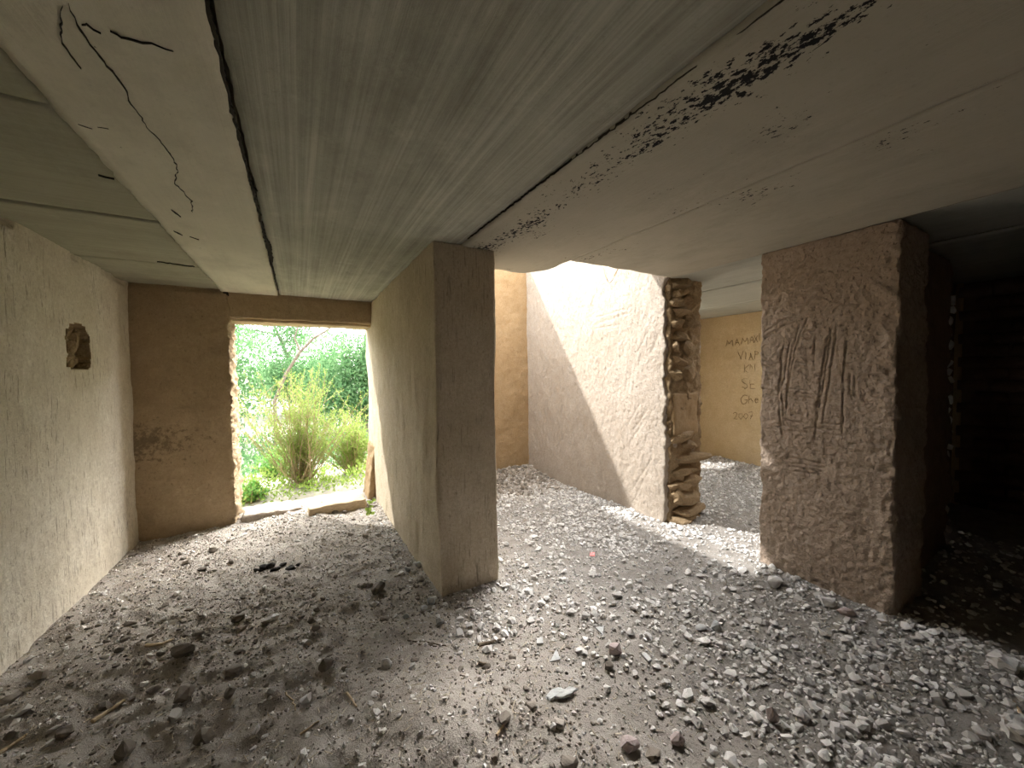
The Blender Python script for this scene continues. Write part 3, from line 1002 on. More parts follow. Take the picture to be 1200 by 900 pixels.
a, b = on_z(366, 606, 0.02), on_z(424, 594, 0.02)
rough_block('threshold_beam', (a[0] + b[0]) / 2 + 0.01, (a[1] + b[1]) / 2 + 0.13, -0.035, 0.56, 0.17, 0.125, math.atan2(b[1] - a[1], b[0] - a[0]) * 0.4, M_WOOD, 401,
            label='weathered wooden beam lying across the doorway sill', category='beam')
rough_block('threshold_curb', -0.26, 4.62, -0.04, 0.52, 0.22, 0.10, 0.03, M_SUN, 403, 0.016,
            label='low crumbled mud curb across the doorway sill', category='curb')

# ------------------------------------------------------------------ stones and litter on the floor
RECTS = [(XC, XC2, YC, 4.97), (XR, XR2, WB, 4.9), (XR, XR2, PA, PB), (XR2, 4.5, 0.85, 1.12), (-1.7, DX0, YD, YD2)]


def blocked(x, y):
    """is the floor point hidden from the viewpoint by a wall (plan view)?"""
    out = np.zeros(len(x), bool)
    for (x0, x1, y0, y1) in RECTS:
        with np.errstate(divide='ignore', invalid='ignore'):
            tx0, tx1 = x0 / x, x1 / x
            ty0, ty1 = y0 / y, y1 / y
        t0 = np.maximum(np.minimum(tx0, tx1), np.minimum(ty0, ty1))
        t1 = np.minimum(np.maximum(tx0, tx1), np.maximum(ty0, ty1))
        out |= (t0 < t1) & (t1 > 0) & (t0 < 1)
    return out


def in_wall(x, y, m=0.0):
    out = (x < XL + m) | (x > XG - m)
    for (x0, x1, y0, y1) in RECTS:
        out |= (x > x0 - m) & (x < x1 + m) & (y > y0 - m) & (y < y1 + m)
    return out


def hull_arrays(seed, npts, squash=1.0):
    r = np.random.default_rng(seed)
    bm = bmesh.new()
    for _ in range(npts):
        v = r.normal(size=3)
        v /= np.linalg.norm(v)
        v *= 0.85 + 0.3 * r.random()
        bm.verts.new((v[0], v[1], v[2] * squash))
    bmesh.ops.convex_hull(bm, input=bm.verts)
    bmesh.ops.delete(bm, geom=[g for g in bm.verts if not g.link_faces], context='VERTS')
    bmesh.ops.triangulate(bm, faces=bm.faces)
    bm.verts.index_update()
    V = np.array([v.co[:] for v in bm.verts])
    F = np.array([[v.index for v in f.verts] for f in bm.faces])
    bm.free()
    return V, F


GRAVEL = [hull_arrays(500 + i, 16) for i in range(10)]
PEBBLE = [hull_arrays(520 + i, 9) for i in range(8)]
CLOD = [hull_arrays(540 + i, 26) for i in range(8)]
SLIVER = [(np.array([[-.5, -.5, 0], [-.5, .5, 0], [-.5, 0, .8], [.5, -.4, 0], [.5, .45, 0], [.5, 0, .7]]),
           np.array([[0, 2, 1], [3, 4, 5], [0, 1, 4], [0, 4, 3], [1, 2, 5], [1, 5, 4], [2, 0, 3], [2, 3, 5]]))]


def rot_mats(n, tilt):
    """random yaw with limited tilt (tilt=None: any orientation)"""
    if tilt is None:
        q = rng.normal(size=(n, 4))
        q /= np.linalg.norm(q, axis=1, keepdims=True)
        w, x, y, z = q.T
    else:
        yaw = rng.uniform(0, 2 * math.pi, n)
        tx, ty = rng.normal(size=(2, n)) * tilt
        w, x, y, z = np.cos(yaw / 2), tx / 2 * np.cos(yaw / 2), ty / 2, np.sin(yaw / 2)
        L = np.sqrt(w * w + x * x + y * y + z * z)
        w, x, y, z = w / L, x / L, y / L, z / L
    R = np.empty((n, 3, 3))
    R[:, 0, 0] = 1 - 2 * (y * y + z * z); R[:, 0, 1] = 2 * (x * y - z * w); R[:, 0, 2] = 2 * (x * z + y * w)
    R[:, 1, 0] = 2 * (x * y + z * w); R[:, 1, 1] = 1 - 2 * (x * x + z * z); R[:, 1, 2] = 2 * (y * z - x * w)
    R[:, 2, 0] = 2 * (x * z - y * w); R[:, 2, 1] = 2 * (y * z + x * w); R[:, 2, 2] = 1 - 2 * (x * x + y * y)
    return R


def scatter_mesh(name, protos, P, S, R, mat, smooth=False, **props):
    kind = rng.integers(0, len(protos), len(P))
    Vs, Fs, off = [], [], 0
    for k, (V, F) in enumerate(protos):
        m = kind == k
        n = int(m.sum())
        if not n:
            continue
        W = V[None] * S[m][:, None, :]
        W = np.einsum('nij,nvj->nvi', R[m], W) + P[m][:, None, :]
        Vs.append(W.reshape(-1, 3))
        Fs.append((F[None] + (np.arange(n) * len(V))[:, None, None]).reshape(-1, 3) + off)
        off += n * len(V)
    return link(name, new_mesh(name, np.concatenate(Vs), np.concatenate(Fs), smooth), mat, **props)


def sig(v, c, w):
    return 1 / (1 + np.exp(-(v - c) / w))


def gravel_density(x, y):
    P = np.stack([x, y, 0 * x], -1)
    clump = np.clip(0.75 + 0.7 * fbm(P, 2.2, 2, 601), 0.1, 1.4)
    d = 0.05 + 0.95 * sig(x, 1.40 + 0.25 * np.sin(y * 1.3), 0.2)
    d = d * (1 - 0.55 * np.exp(-(((x - 1.75) / 0.5) ** 2 + ((y - 3.0) / 0.5) ** 2)))
    d = d * (1 - 0.75 * np.exp(-(((x - 2.35) / 0.28) ** 2 + ((y - 0.22) / 0.22) ** 2)))
    d = d * np.where((x > XC2) & (x < XR), 1 - 0.8 * sig(y, 3.9, 0.12), 1.0)
    d = np.where((x < XC) & (x > XC - 0.16) & (y > 2.3), 0.35, d)
    d = np.where((x > XC - 0.1) & (x < XC2 + 0.15) & (y < YC) & (y > 1.75), np.maximum(d, 0.5), d)
    return d * clump


def sample(n, x0, x1, y0, y1, dens, m=0.01):
    x = rng.uniform(x0, x1, n)
    y = rng.uniform(y0, y1, n)
    k = (rng.random(n) < dens(x, y)) & ~in_wall(x, y, m)
    return x[k], y[k]


# medium gravel
x1_, y1_ = sample(34000, XL, XR + 0.1, -0.3, YB, gravel_density)
x2_, y2_ = sample(5200, XR, XG, 1.15, YG + 0.2, lambda x, y: 0.95 + 0 * x)
x3_, y3_ = sample(1800, XR, 5.0, -1.0, 0.85, lambda x, y: 0.7 + 0 * x)
gx = np.concatenate([x1_, x2_, x3_])
gy = np.concatenate([y1_, y2_, y3_])
gr = np.clip(np.exp(rng.normal(math.log(0.0112), 0.42, len(gx))), 0.006, 0.028)
gr = np.where(gx > XR, np.minimum(gr, 0.022), gr)
gz = ground_h(gx, gy)
# the largest in the picture become things of their own
u, v, dep = to_px(np.stack([gx, gy, gz], -1))
vis = (dep > 0.3) & (u > 5) & (u < 1195) & (v > 5) & (v < 890) & ~blocked(gx, gy) & (gx < XR - 0.02) & (gy < YB - 0.05)
size = np.where(vis, gr / np.maximum(dep, 0.2), 0)
order = np.argsort(-size)
chosen = []
SINGLES = []     # filled below with (x, y, r) of the named stones


def shard(name, pts, thick, seed, mat):
    """flat angular chip: irregular outline, bevelled rim"""
    r = np.random.default_rng(seed)
    n = len(pts)
    p = np.array(pts, float)
    c = p.mean(0)
    rings = [(0.90, 0.0), (1.0, thick * 0.45), (0.93, thick)]
    V = []
    for s, z in rings:
        for q in p:
            w = c + (q - c) * s * (1 + 0.03 * r.normal())
            V.append((w[0], w[1], z + 0.12 * thick * r.normal()))
    V.append((c[0], c[1], 0))
    V.append((c[0], c[1], thick * 1.05))
    bm = bmesh.new()
    vs_ = [bm.verts.new(q) for q in V]
    for i in range(n):
        j = (i + 1) % n
        for k in range(2):
            bm.faces.new((vs_[k * n + i], vs_[k * n + j], vs_[(k + 1) * n + j], vs_[(k + 1) * n + i]))
        bm.faces.new((vs_[j], vs_[i], vs_[3 * n]))
        bm.faces.new((vs_[2 * n + i], vs_[2 * n + j], vs_[3 * n + 1]))
    bmesh.ops.recalc_face_normals(bm, faces=bm.faces)
    bmesh.ops.triangulate(bm, faces=bm.faces)
    bmesh.ops.subdivide_edges(bm, edges=bm.edges[:], cuts=2, use_grid_fill=True, smooth=0.0)
    for v in bm.verts:
        v.co += Vector(r.normal(size=3)) * 0.05 * thick
    me = bpy.data.meshes.new(name)
    bm.to_mesh(me)
    bm.free()
    me.materials.append(mat)
    return me


def floor_at(px, py):
    p = on_z(px, py, 0.0)
    for _ in range(3):
        p = on_z(px, py, float(ground_h(np.array([p[0]]), np.array([p[1]]))[0]))
    return p


def px_m(px, py):
    p = floor_at(px, py)
    d = (p - np.array([0, 0, CAM_H])) @ FW
    return d / FPX


def rest(o, p, sink=0.15):
    """put the object's lowest point a little into the dirt at p"""
    zs_ = [v.co.z for v in o.data.vertices]
    o.location = (p[0], p[1], p[2] - min(zs_) - sink * (max(zs_) - min(zs_)))


def single_rock(name, label, px, py, w, h, mat, seed, dep=None, rotz=0.0, group=None, cat='stone', sub=True):
    p = floor_at(px, py + h * 0.35)
    s = px_m(px, py)
    W, H = w * s, h * s * 1.05
    D = (dep if dep else 0.75 * w) * s
    o = link(name, rock_mesh(name, seed, (W, D, H), 22, sub=sub, mat=mat), None, label=label, category=cat)
    if group:
        o['group'] = group
    o.rotation_euler = (0, 0, rotz - YAW)
    rest(o, p)
    SINGLES.append((p[0], p[1], max(W, D) / 2))
    return o


def single_shard(name, label, px, py, outline_px, thick, mat, seed, cat='shard'):
    p = floor_at(px, py)
    pts = []
    for a, b in outline_px:
        q = floor_at(px + a, py + b)
        pts.append((q[0] - p[0], q[1] - p[1]))
    o = link(name, shard(name, pts, thick, seed, mat), None, label=label, category=cat)
    o.rotation_euler = (random.uniform(-.06, .06), random.uniform(-.06, .06), 0)
    rest(o, p, 0.1)
    SINGLES.append((p[0], p[1], max(np.hypot(*q) for q in pts)))
    return o


single_shard('slate_shard', 'large flat grey slate shard with jagged rim on the dirt', 656, 815,
             [(-17, 3), (-10, -5), (-2, -7), (6, -4), (12, -6), (21, -3), (15, 2), (4, 6), (-6, 5), (-12, 8)], 0.014, M_SLATE, 1)
single_shard('slate_shard', 'pale triangular slate chip beside the large flat shard', 651, 771, [(-7, 5), (1, -8), (6, 4)], 0.008, M_SLATE, 2)
single_shard('slate_shard', 'small square slate chip near the triangular chip', 633, 753, [(-4, 3), (-4, -4), (3, -5), (4, 3)], 0.009, M_SLATE, 3)
single_shard('slate_shard', 'pointed grey slate flake near the mauve stone', 703, 740, [(-6, -4), (5, -6), (4, 6)], 0.008, M_SLATE, 4)
single_shard('slate_shard', 'narrow blue-grey slate sliver among small gravel', 758, 772, [(-7, -5), (-1, -6), (6, 4), (2, 6)], 0.009, M_SLATE, 5)
single_rock('stone', 'flat grey stone touching a blue-grey stone', 822, 735, 15, 7, M_SLATE, 11)
single_rock('stone', 'rounded blue-grey stone touching a flat grey stone', 839, 733, 14, 12, M_SLATE, 12)
single_rock('stone', 'mauve stone lying beside a dark brown stone', 721, 761, 16, 13, M_PINKSTONE, 13)
single_rock('stone', 'dark brown stone lying beside a mauve stone', 713, 781, 13, 9, M_CLOD, 14)
single_rock('rock', 'large grey-brown upright lump of rock in the gravel', 905, 840, 14, 22, M_PINKSTONE, 15)
single_rock('rock', 'broad grey rock half sunk in gravel, largest of its heap', 737, 872, 22, 15, M_PINKSTONE, 16)
single_rock('rock', 'dark rounded rock half sunk in fine gravel', 667, 892, 21, 14, M_CLOD, 17)
single_rock('rock', 'wedge-shaped grey rock beside a white rounded stone', 794, 866, 17, 15, M_PINKSTONE, 18)
single_rock('stone', 'white rounded stone beside a wedge-shaped grey rock', 791, 858, 9, 8, M_PALE, 19)
single_shard('stone_slab', 'pale tilted stone slab at the rim of the dark room', 1174, 782, [(-20, -6), (-8, -13), (10, -3), (22, 8), (16, 13), (-4, 4)], 0.05, M_PALE, 20, 'slab')
single_shard('stone_slab', 'pale limestone block lying beside a thin pale stick', 1188, 862, [(-18, -4), (-8, -14), (14, -10), (22, 6), (14, 16), (-6, 8)], 0.05, M_PALE, 21, 'slab')
single_rock('stone', 'pale flat stone at the foot of the scratched pillar', 906, 681, 22, 11, M_STONE, 22)
single_rock('stone', 'pale angular stone leaning on the scratched pillar', 970, 706, 18, 12, M_STONE, 23)
single_rock('stone', 'mauve flat stone near the pillar corner', 992, 716, 18, 9, M_PINKSTONE, 24)
single_rock('stone', 'bluish smooth stone at the foot of the dividing wall', 490, 662, 9, 7, M_SLATE, 25)
single_rock('stone', 'pale pointed stone on the dusty mound', 453, 777, 12, 12, M_STONE, 26)
for k, (px, py, w, h) in enumerate([(497, 712, 9, 7), (506, 704, 11, 8), (476, 722, 7, 7), (478, 667, 8, 7), (516, 727, 11, 9)]):
    single_rock('stone', 'grey pebble lying along the corner of the dividing wall', px, py, w, h, M_SLATE, 30 + k, group='grey pebbles at the dividing wall')
CL = [(215, 761, 25, 14, 'large square-edged dark clod beside a flat wood chip'), (274, 786, 20, 11, 'dark slab-like clod with a straight flat top'),
      (282, 723, 16, 9, 'dark oval clod alone on trodden straw'), (382, 779, 17, 15, 'dark cube-shaped clod beside the dusty mound'),
      (443, 690, 19, 12, 'brown crumbling clod near the charred wood'), (12, 820, 20, 12, 'rounded brown clod at the foot of the scratched wall'),
      (147, 878, 22, 20, 'big round dusty clod in the dark hollow'), (215, 812, 26, 15, 'long dark clod broken from the floor crust'),
      (270, 812, 16, 13, 'dusty grey-brown clod beside the broken crust'), (240, 862, 24, 18, 'large dark clod at the rim of the hollow'),
      (75, 858, 20, 10, 'low dark clod beside long wood chips'), (47, 790, 18, 9, 'flat brown clod close to the scratched wall'),
      (370, 735, 10, 10, 'small upright dark clod near two twigs'), (365, 727, 9, 7, 'small dark crumb touching an upright clod')]
for k, (px, py, w, h, lab) in enumerate(CL):
    single_rock('dirt_clod', lab, px, py, w, h, M_CLOD, 60 + k, cat='clod', rotz=0.3 * k)
for k, (px, py, w, h) in enumerate([(301, 668, 9, 5), (308, 665, 11, 8), (317, 663, 8, 6), (323, 667, 14, 5), (332, 661, 7, 4), (341, 665, 12, 4), (349, 662, 6, 4)]):
    single_rock('charred_wood', 'charred black piece of wood in a small heap near the doorway', px, py, w, h, M_CHAR, 80 + k, dep=5 + 3 * (k % 3), cat='charcoal', sub=False,
                group='charred wood pieces near the doorway', rotz=1.3 * k)
single_shard('paper_scrap', 'tiny pink scrap lying on the gravel', 694, 650, [(-3, 2), (-2, -3), (3, -2), (3, 2)], 0.006, M_PINK, 90, 'scrap')


def stick(name, label, pix, rad, mat, cat='stick', group=None):
    q = []
    for a, b in pix:
        p = floor_at(a, b)
        q.append(p)
    q = np.array(q)
    c = q.mean(0)
    pts = []
    for a, b in zip(q[:-1], q[1:]):
        for s in (0, .25, .5, .75):
            pts.append(a + (b - a) * s - c + rng.normal(size=3) * np.array([1, 1, 0.3]) * 0.002)
    pts.append(q[-1] - c)
    pts = np.array(pts)
    pts[:, 2] += rad * 0.7
    radii = rad * (1 - 0.35 * np.linspace(0, 1, len(pts)))
    V, F = tube_arrays(pts, radii, 6)
    n = len(pts)
    caps = []
    V = np.concatenate([V, pts[:1], pts[-1:]])
    for s in range(6):
        caps.append((s, (s + 1) % 6, 6 * n, 6 * n))
        caps.append(((n - 1) * 6 + (s + 1) % 6, (n - 1) * 6 + s, 6 * n + 1, 6 * n + 1))
    Fl = [tuple(f) for f in F] + [c_[:3] for c_ in caps]
    me = bpy.data.meshes.new(name)
    me.from_pydata([tuple(v) for v in V], [], Fl)
    me.materials.append(mat)
    o = link(name, me, None, label=label, category=cat)
    o.location = c
    if group:
        o['group'] = group
    return o


stick('stick', 'thin pale stick beside the limestone block', [(1188, 824), (1196, 838), (1204, 850)], 0.008, M_WOOD)
stick('twig', 'thick dark twig in the shadow of the dividing wall', [(560, 757), (572, 755), (587, 751)], 0.010, M_TWIG, 'twig')
stick('twig', 'long thin dark twig on the dusty mound', [(478, 751), (500, 753), (523, 757)], 0.004, M_TWIG, 'twig')
stick('twig', 'second thin dark twig lying alongside a longer one', [(490, 756), (512, 758)], 0.004, M_TWIG, 'twig')
stick('wood_chip', 'short flat dark wood chip on bare dust', [(561, 778), (572, 780)], 0.009, M_TWIG, 'chip')
stick('wood_chip', 'pale splinter standing out on the dark mound', [(407, 813), (418, 829)], 0.006, M_WOOD, 'chip')
stick('wood_chip', 'long pale straw stalk bent beside dark clods', [(335, 812), (343, 822), (346, 833)], 0.004, M_WOOD, 'chip')
stick('wood_chip', 'long splintered chip slanting across the hollow', [(352, 862), (374, 846)], 0.005, M_WOOD, 'chip')
stick('wood_chip', 'pale splinter beside the edge of the gravel', [(581, 863), (590, 851)], 0.006, M_WOOD, 'chip')
stick('wood_chip', 'long weathered wood chip near the scratched wall', [(108, 848), (126, 836), (146, 822)], 0.010, M_WOOD, 'chip')
stick('wood_chip', 'second weathered wood chip beside a low clod', [(0, 884), (18, 872), (32, 862)], 0.008, M_WOOD, 'chip')
stick('wood_chip', 'flat weathered chip pointing at the square-edged clod', [(170, 758), (190, 756), (204, 750)], 0.008, M_WOOD, 'chip')

sing = np.array(SINGLES)
for i in order:
    if len(chosen) >= 300 or size[i] <= 0:
        break
    if np.any(np.hypot(sing[:, 0] - gx[i], sing[:, 1] - gy[i]) < sing[:, 2] + gr[i] * 1.1):
        continue
    if in_wall(gx[i:i + 1], gy[i:i + 1], gr[i] * 1.2)[0]:
        continue
    if chosen:
        c = np.array(chosen)
        if np.any(np.hypot(gx[c] - gx[i], gy[c] - gy[i]) < (gr[c] + gr[i]) * 1.15):
            continue
    chosen.append(i)
chosen = np.array(chosen)
protos = []
for k, (V, F) in enumerate(GRAVEL):
    me = new_mesh('gravel_stone', V, F)
    me.materials.append(M_STONE)
    protos.append(me)
for i in chosen:
    o = bpy.data.objects.new('gravel_stone', protos[random.randrange(len(protos))])
    COL.objects.link(o)
    s = gr[i]
    o.scale = (s * random.uniform(0.95, 1.35), s * random.uniform(0.8, 1.1), s * random.uniform(0.55, 0.85))
    o.rotation_euler = (random.uniform(-.3, .3), random.uniform(-.3, .3), random.uniform(0, 6.28))
    o.location = (gx[i], gy[i], gz[i] + s * 0.42)
    o['label'] = 'pale angular gravel stone lying loose on the gravel floor'
    o['category'] = 'stone'
    o['group'] = 'loose gravel stones on the floor'
keep = np.ones(len(gx), bool)
keep[chosen] = False
for (sx_, sy_, sr_) in SINGLES:
    keep &= np.hypot(gx - sx_, gy - sy_) > sr_ * 0.8 + gr * 0.5
n = int(keep.sum())
S = gr[keep][:, None] * rng.uniform([0.9, 0.75, 0.5], [1.35, 1.1, 0.85], (n, 3))
scatter_mesh('gravel', GRAVEL, np.stack([gx[keep], gy[keep], gz[keep] + gr[keep] * 0.3], -1), S, rot_mats(n, 0.35), M_GRAVEL,
             kind='stuff', label='bed of small pale angular gravel covering the floor', category='gravel')
# fine grit
px_, py_ = sample(42000, XL, XR + 0.1, -0.3, YB, lambda x, y: 0.25 + 0.75 * gravel_density(x, y), 0.0)
qx_, qy_ = sample(9000, XR, XG, 1.15, YG + 0.3, lambda x, y: 1 + 0 * x, 0.0)
px_ = np.concatenate([px_, qx_])
py_ = np.concatenate([py_, qy_])
n = len(px_)
pr = rng.uniform(0.003, 0.009, n)
scatter_mesh('fine_gravel', PEBBLE, np.stack([px_, py_, ground_h(px_, py_) + pr * 0.3], -1), pr[:, None] * rng.uniform(0.7, 1.3, (n, 3)), rot_mats(n, None), M_GRAVEL,
             kind='stuff', label='fine grey grit between the gravel stones', category='gravel')


# clods and crumbs of dirt in the passage
def dirt_density(x, y):
    P = np.stack([x, y, 0 * x], -1)
    c = np.clip(0.6 + 0.9 * fbm(P, 2.5, 2, 651), 0.05, 1.5)
    mound = 1 - 0.75 * np.exp(-(((x - 0.45) / 0.28) ** 2 + ((y - 1.55) / 0.2) ** 2))
    return c * mound * (1 - 0.85 * sig(x, 1.05, 0.12)) * (0.45 + 0.55 * sig(-y, -3.0, 0.4))


cx_, cy_ = sample(1500, XL, 1.4, 0.9, 4.4, dirt_density)
cr = np.clip(np.exp(rng.normal(math.log(0.011), 0.45, len(cx_))), 0.005, 0.03)
cz_ = ground_h(cx_, cy_)
u, v, dep = to_px(np.stack([cx_, cy_, cz_], -1))
vis = (dep > 0.3) & (u > 5) & (u < 1195) & (v < 890) & (v > 0) & ~blocked(cx_, cy_)
size = np.where(vis, cr / np.maximum(dep, 0.2), 0)
cprot = []
for V, F in CLOD:
    me = new_mesh('dirt_clod', V, F)
    me.materials.append(M_CLOD)
    cprot.append(me)
cch = []
for i in np.argsort(-size):
    if len(cch) >= 160 or size[i] <= 0:
        break
    if np.any(np.hypot(sing[:, 0] - cx_[i], sing[:, 1] - cy_[i]) < sing[:, 2] + cr[i] * 1.2) or in_wall(cx_[i:i + 1], cy_[i:i + 1], cr[i] * 1.3)[0]:
        continue
    if np.any(np.hypot(gx[chosen] - cx_[i], gy[chosen] - cy_[i]) < gr[chosen] + cr[i] * 1.2):
        continue
    if cch and np.any(np.hypot(cx_[cch] - cx_[i], cy_[cch] - cy_[i]) < (cr[cch] + cr[i]) * 1.2):
        continue
    cch.append(i)
for i in cch:
    o = bpy.data.objects.new('dirt_clod', cprot[random.randrange(len(cprot))])
    COL.objects.link(o)
    s = cr[i]
    o.scale = (s * random.uniform(1.0, 1.5), s * random.uniform(0.8, 1.1), s * random.uniform(0.5, 0.8))
    o.rotation_euler = (random.uniform(-.2, .2), random.uniform(-.2, .2), random.uniform(0, 6.28))
    o.location = (cx_[i], cy_[i], cz_[i] + s * 0.35)
    o['label'] = 'small dark crumb of dirt lying on the trodden earth'
    o['category'] = 'clod'
    o['group'] = 'dark dirt crumbs scattered in the passage'
keep = np.ones(len(cx_), bool)
keep[cch] = False
n = int(keep.sum())
scatter_mesh('dirt_crumbs', CLOD, np.stack([cx_[keep], cy_[keep], cz_[keep] + cr[keep] * 0.25], -1), cr[keep][:, None] * rng.uniform([0.9, 0.7, 0.5], [1.3, 1.1, 0.8], (n, 3)),
             rot_mats(n, 0.3), M_CLODS, kind='stuff', label='loose crumbs of brown dirt on the passage floor', category='dirt')
fx_, fy_ = sample(26000, XL, 1.5, 0.8, 4.7, lambda x, y: np.clip(0.3 + 0.7 * dirt_density(x, y), 0, 1), 0.0)
n = len(fx_)
fr = rng.uniform(0.003, 0.008, n)
scatter_mesh('fine_dirt', PEBBLE, np.stack([fx_, fy_, ground_h(fx_, fy_) + fr * 0.2], -1), fr[:, None] * rng.uniform(0.7, 1.4, (n, 3)), rot_mats(n, None), M_CLODS,
             kind='stuff', label='fine loose dirt on the passage floor', category='dirt')
bx_, by_ = sample(2600, XC2, XR, 3.5, YB, lambda x, y: sig(y, 4.0, 0.15), 0.01)
n = len(bx_)
br = np.clip(np.exp(rng.normal(math.log(0.016), 0.45, n)), 0.006, 0.04)
scatter_mesh('wall_rubble', CLOD, np.stack([bx_, by_, ground_h(bx_, by_) + br * 0.3], -1), br[:, None] * rng.uniform([0.9, 0.7, 0.5], [1.3, 1.1, 0.85], (n, 3)),
             rot_mats(n, 0.4), M_CLODS, kind='stuff', label='brown rubble fallen from the walls of the roofless room', category='rubble')
# straw and splinters
sx_, sy_ = sample(9000, XL, XR, 0.5, 4.5, lambda x, y: 0.9 - 0.72 * sig(x, 1.0, 0.15), 0.0)
n = len(sx_)
L = rng.uniform(0.012, 0.045, n)
S = np.stack([L, rng.uniform(0.0016, 0.005, n), rng.uniform(0.001, 0.002, n)], -1)
scatter_mesh('straw_litter', SLIVER, np.stack([sx_, sy_, ground_h(sx_, sy_) + 0.004], -1), S, rot_mats(n, 0.12), M_STRAW,
             kind='stuff', label='pale chopped straw and splinters littering the earth floor', category='straw')

# ------------------------------------------------------------------ plants outside
M_LEAF_BUSH = leaf_mat('leaf_yellow_green', (0.17, 0.28, 0.055), (0.34, 0.43, 0.12))
M_LEAF_TREE = leaf_mat('leaf_mint_green', (0.075, 0.175, 0.07), (0.18, 0.30, 0.14))
M_LEAF_WEED = leaf_mat('leaf_fresh_green', (0.12, 0.28, 0.06), (0.24, 0.44, 0.13))


def leaf_mesh(name, P, D, L, W, mat, parent, **props):
    """rhombus leaves at P pointing along D"""
    n = len(P)
    D = D / np.maximum(np.linalg.norm(D, axis=1, keepdims=True), 1e-9)
    s = rng.normal(size=(n, 3))
    s -= D * (s * D).sum(1, keepdims=True)
    s /= np.maximum(np.linalg.norm(s, axis=1, keepdims=True), 1e-9)
    nn = np.cross(D, s)
    L = np.asarray(L)[:, None]
    W = np.asarray(W)[:, None]
    mid = P + D * L * 0.45 + nn * L * 0.06
    V = np.stack([P, mid + s * W, P + D * L, mid - s * W], 1).reshape(-1, 3)
    F = np.arange(4 * n).reshape(-1, 4)
    return link(name, new_mesh(name, V, F), mat, parent, **props)


def arc(base, dirn, L, droop, n=9, wob=0.02):
    d = np.array(dirn, float)
    d /= np.linalg.norm(d)
    p = np.array(base, float)
    out = [p.copy()]
    for k in range(n):
        d = d + np.array([0, 0, -droop / n]) + rng.normal(size=3) * wob
        d /= np.linalg.norm(d)
        p = p + d * L / n
        out.append(p.copy())
    return np.array(out)


def bush(label, cx, cy, z0, height, spread, nstems, nleaf, mat, seed, lsize=(0.022, 0.05), lw=0.16, leafless=0.25):
    root = empty('bush', (cx, cy, z0), label=label, category='bush')
    stems, LP, LD = [], [], []
    for k in range(nstems):
        th = rng.uniform(0, 2 * math.pi)
        lean = min(abs(rng.normal()), 1.8) * spread
        d = np.array([math.cos(th) * lean, max(math.sin(th) * lean, -0.16), 1.0])
        L = height * rng.uniform(0.45, 1.08)
        base = np.array([rng.normal() * 0.06, rng.normal() * 0.05, 0.0])
        main = arc(base, d, L, 0.35 * lean, 9, 0.05)
        stems.append(tube_arrays(main, np.linspace(0.0065, 0.0016, len(main)), 4))
        runs = [(main, nleaf // 2, leafless)]
        for s in range(5):
            i = int(rng.integers(2, 8))
            th2 = rng.uniform(0, 2 * math.pi)
            d2 = np.array([math.cos(th2) * 0.8, math.sin(th2) * 0.45 + 0.35, 0.8])
            tw_ = arc(main[i], d2, L * rng.uniform(0.12, 0.3), 0.1, 5, 0.08)
            stems.append(tube_arrays(tw_, np.linspace(0.003, 0.001, len(tw_)), 3))
            runs.append((tw_, nleaf // 8, 0.1))
        for pts, m, bare in runs:
            for s in range(m):
                t = (bare + (1 - bare) * rng.random() ** 0.8) * (len(pts) - 1)
                i = min(int(t), len(pts) - 2)
                p = pts[i] + (pts[i + 1] - pts[i]) * (t - i)
                tang = pts[i + 1] - pts[i]
                tang /= np.linalg.norm(tang)
                off = rng.normal(size=3)
                off -= tang * (off @ tang)
                off /= np.linalg.norm(off)
                LP.append(p + off * 0.012 * rng.random())
                LD.append(off * 0.8 + tang * 0.7)
    V, F = join_arrays(stems)
    link('stems', new_mesh('stems', V, F), M_STEM, root)
    n = len(LP)
    leaf_mesh('foliage', np.array(LP), np.array(LD), rng.uniform(lsize[0], lsize[1], n), rng.uniform(lw * 0.7, lw * 1.3, n) * rng.uniform(lsize[0], lsize[1], n), mat, root)
    return root


bush('feathery yellow-green bush standing just outside the doorway', 0.0, 5.60, -0.05, 1.55, 0.42, 90, 170, M_LEAF_BUSH, 1, (0.018, 0.042), 0.14, 0.3)
bush('low olive-green shrub beside the feathery bush', 0.66, 5.9, -0.05, 0.95, 0.5, 60, 120, M_LEAF_BUSH, 2)
bush('small fresh green weed at the foot of the ragged jamb', -0.50, 5.30, -0.05, 0.30, 0.9, 26, 30, M_LEAF_WEED, 3, (0.035, 0.06), 0.3, 0.1)
bush('fresh green weed clump between jamb and feathery bush', -0.30, 6.3, -0.05, 0.50, 0.7, 30, 50, M_LEAF_WEED, 4, (0.03, 0.06), 0.25, 0.1)


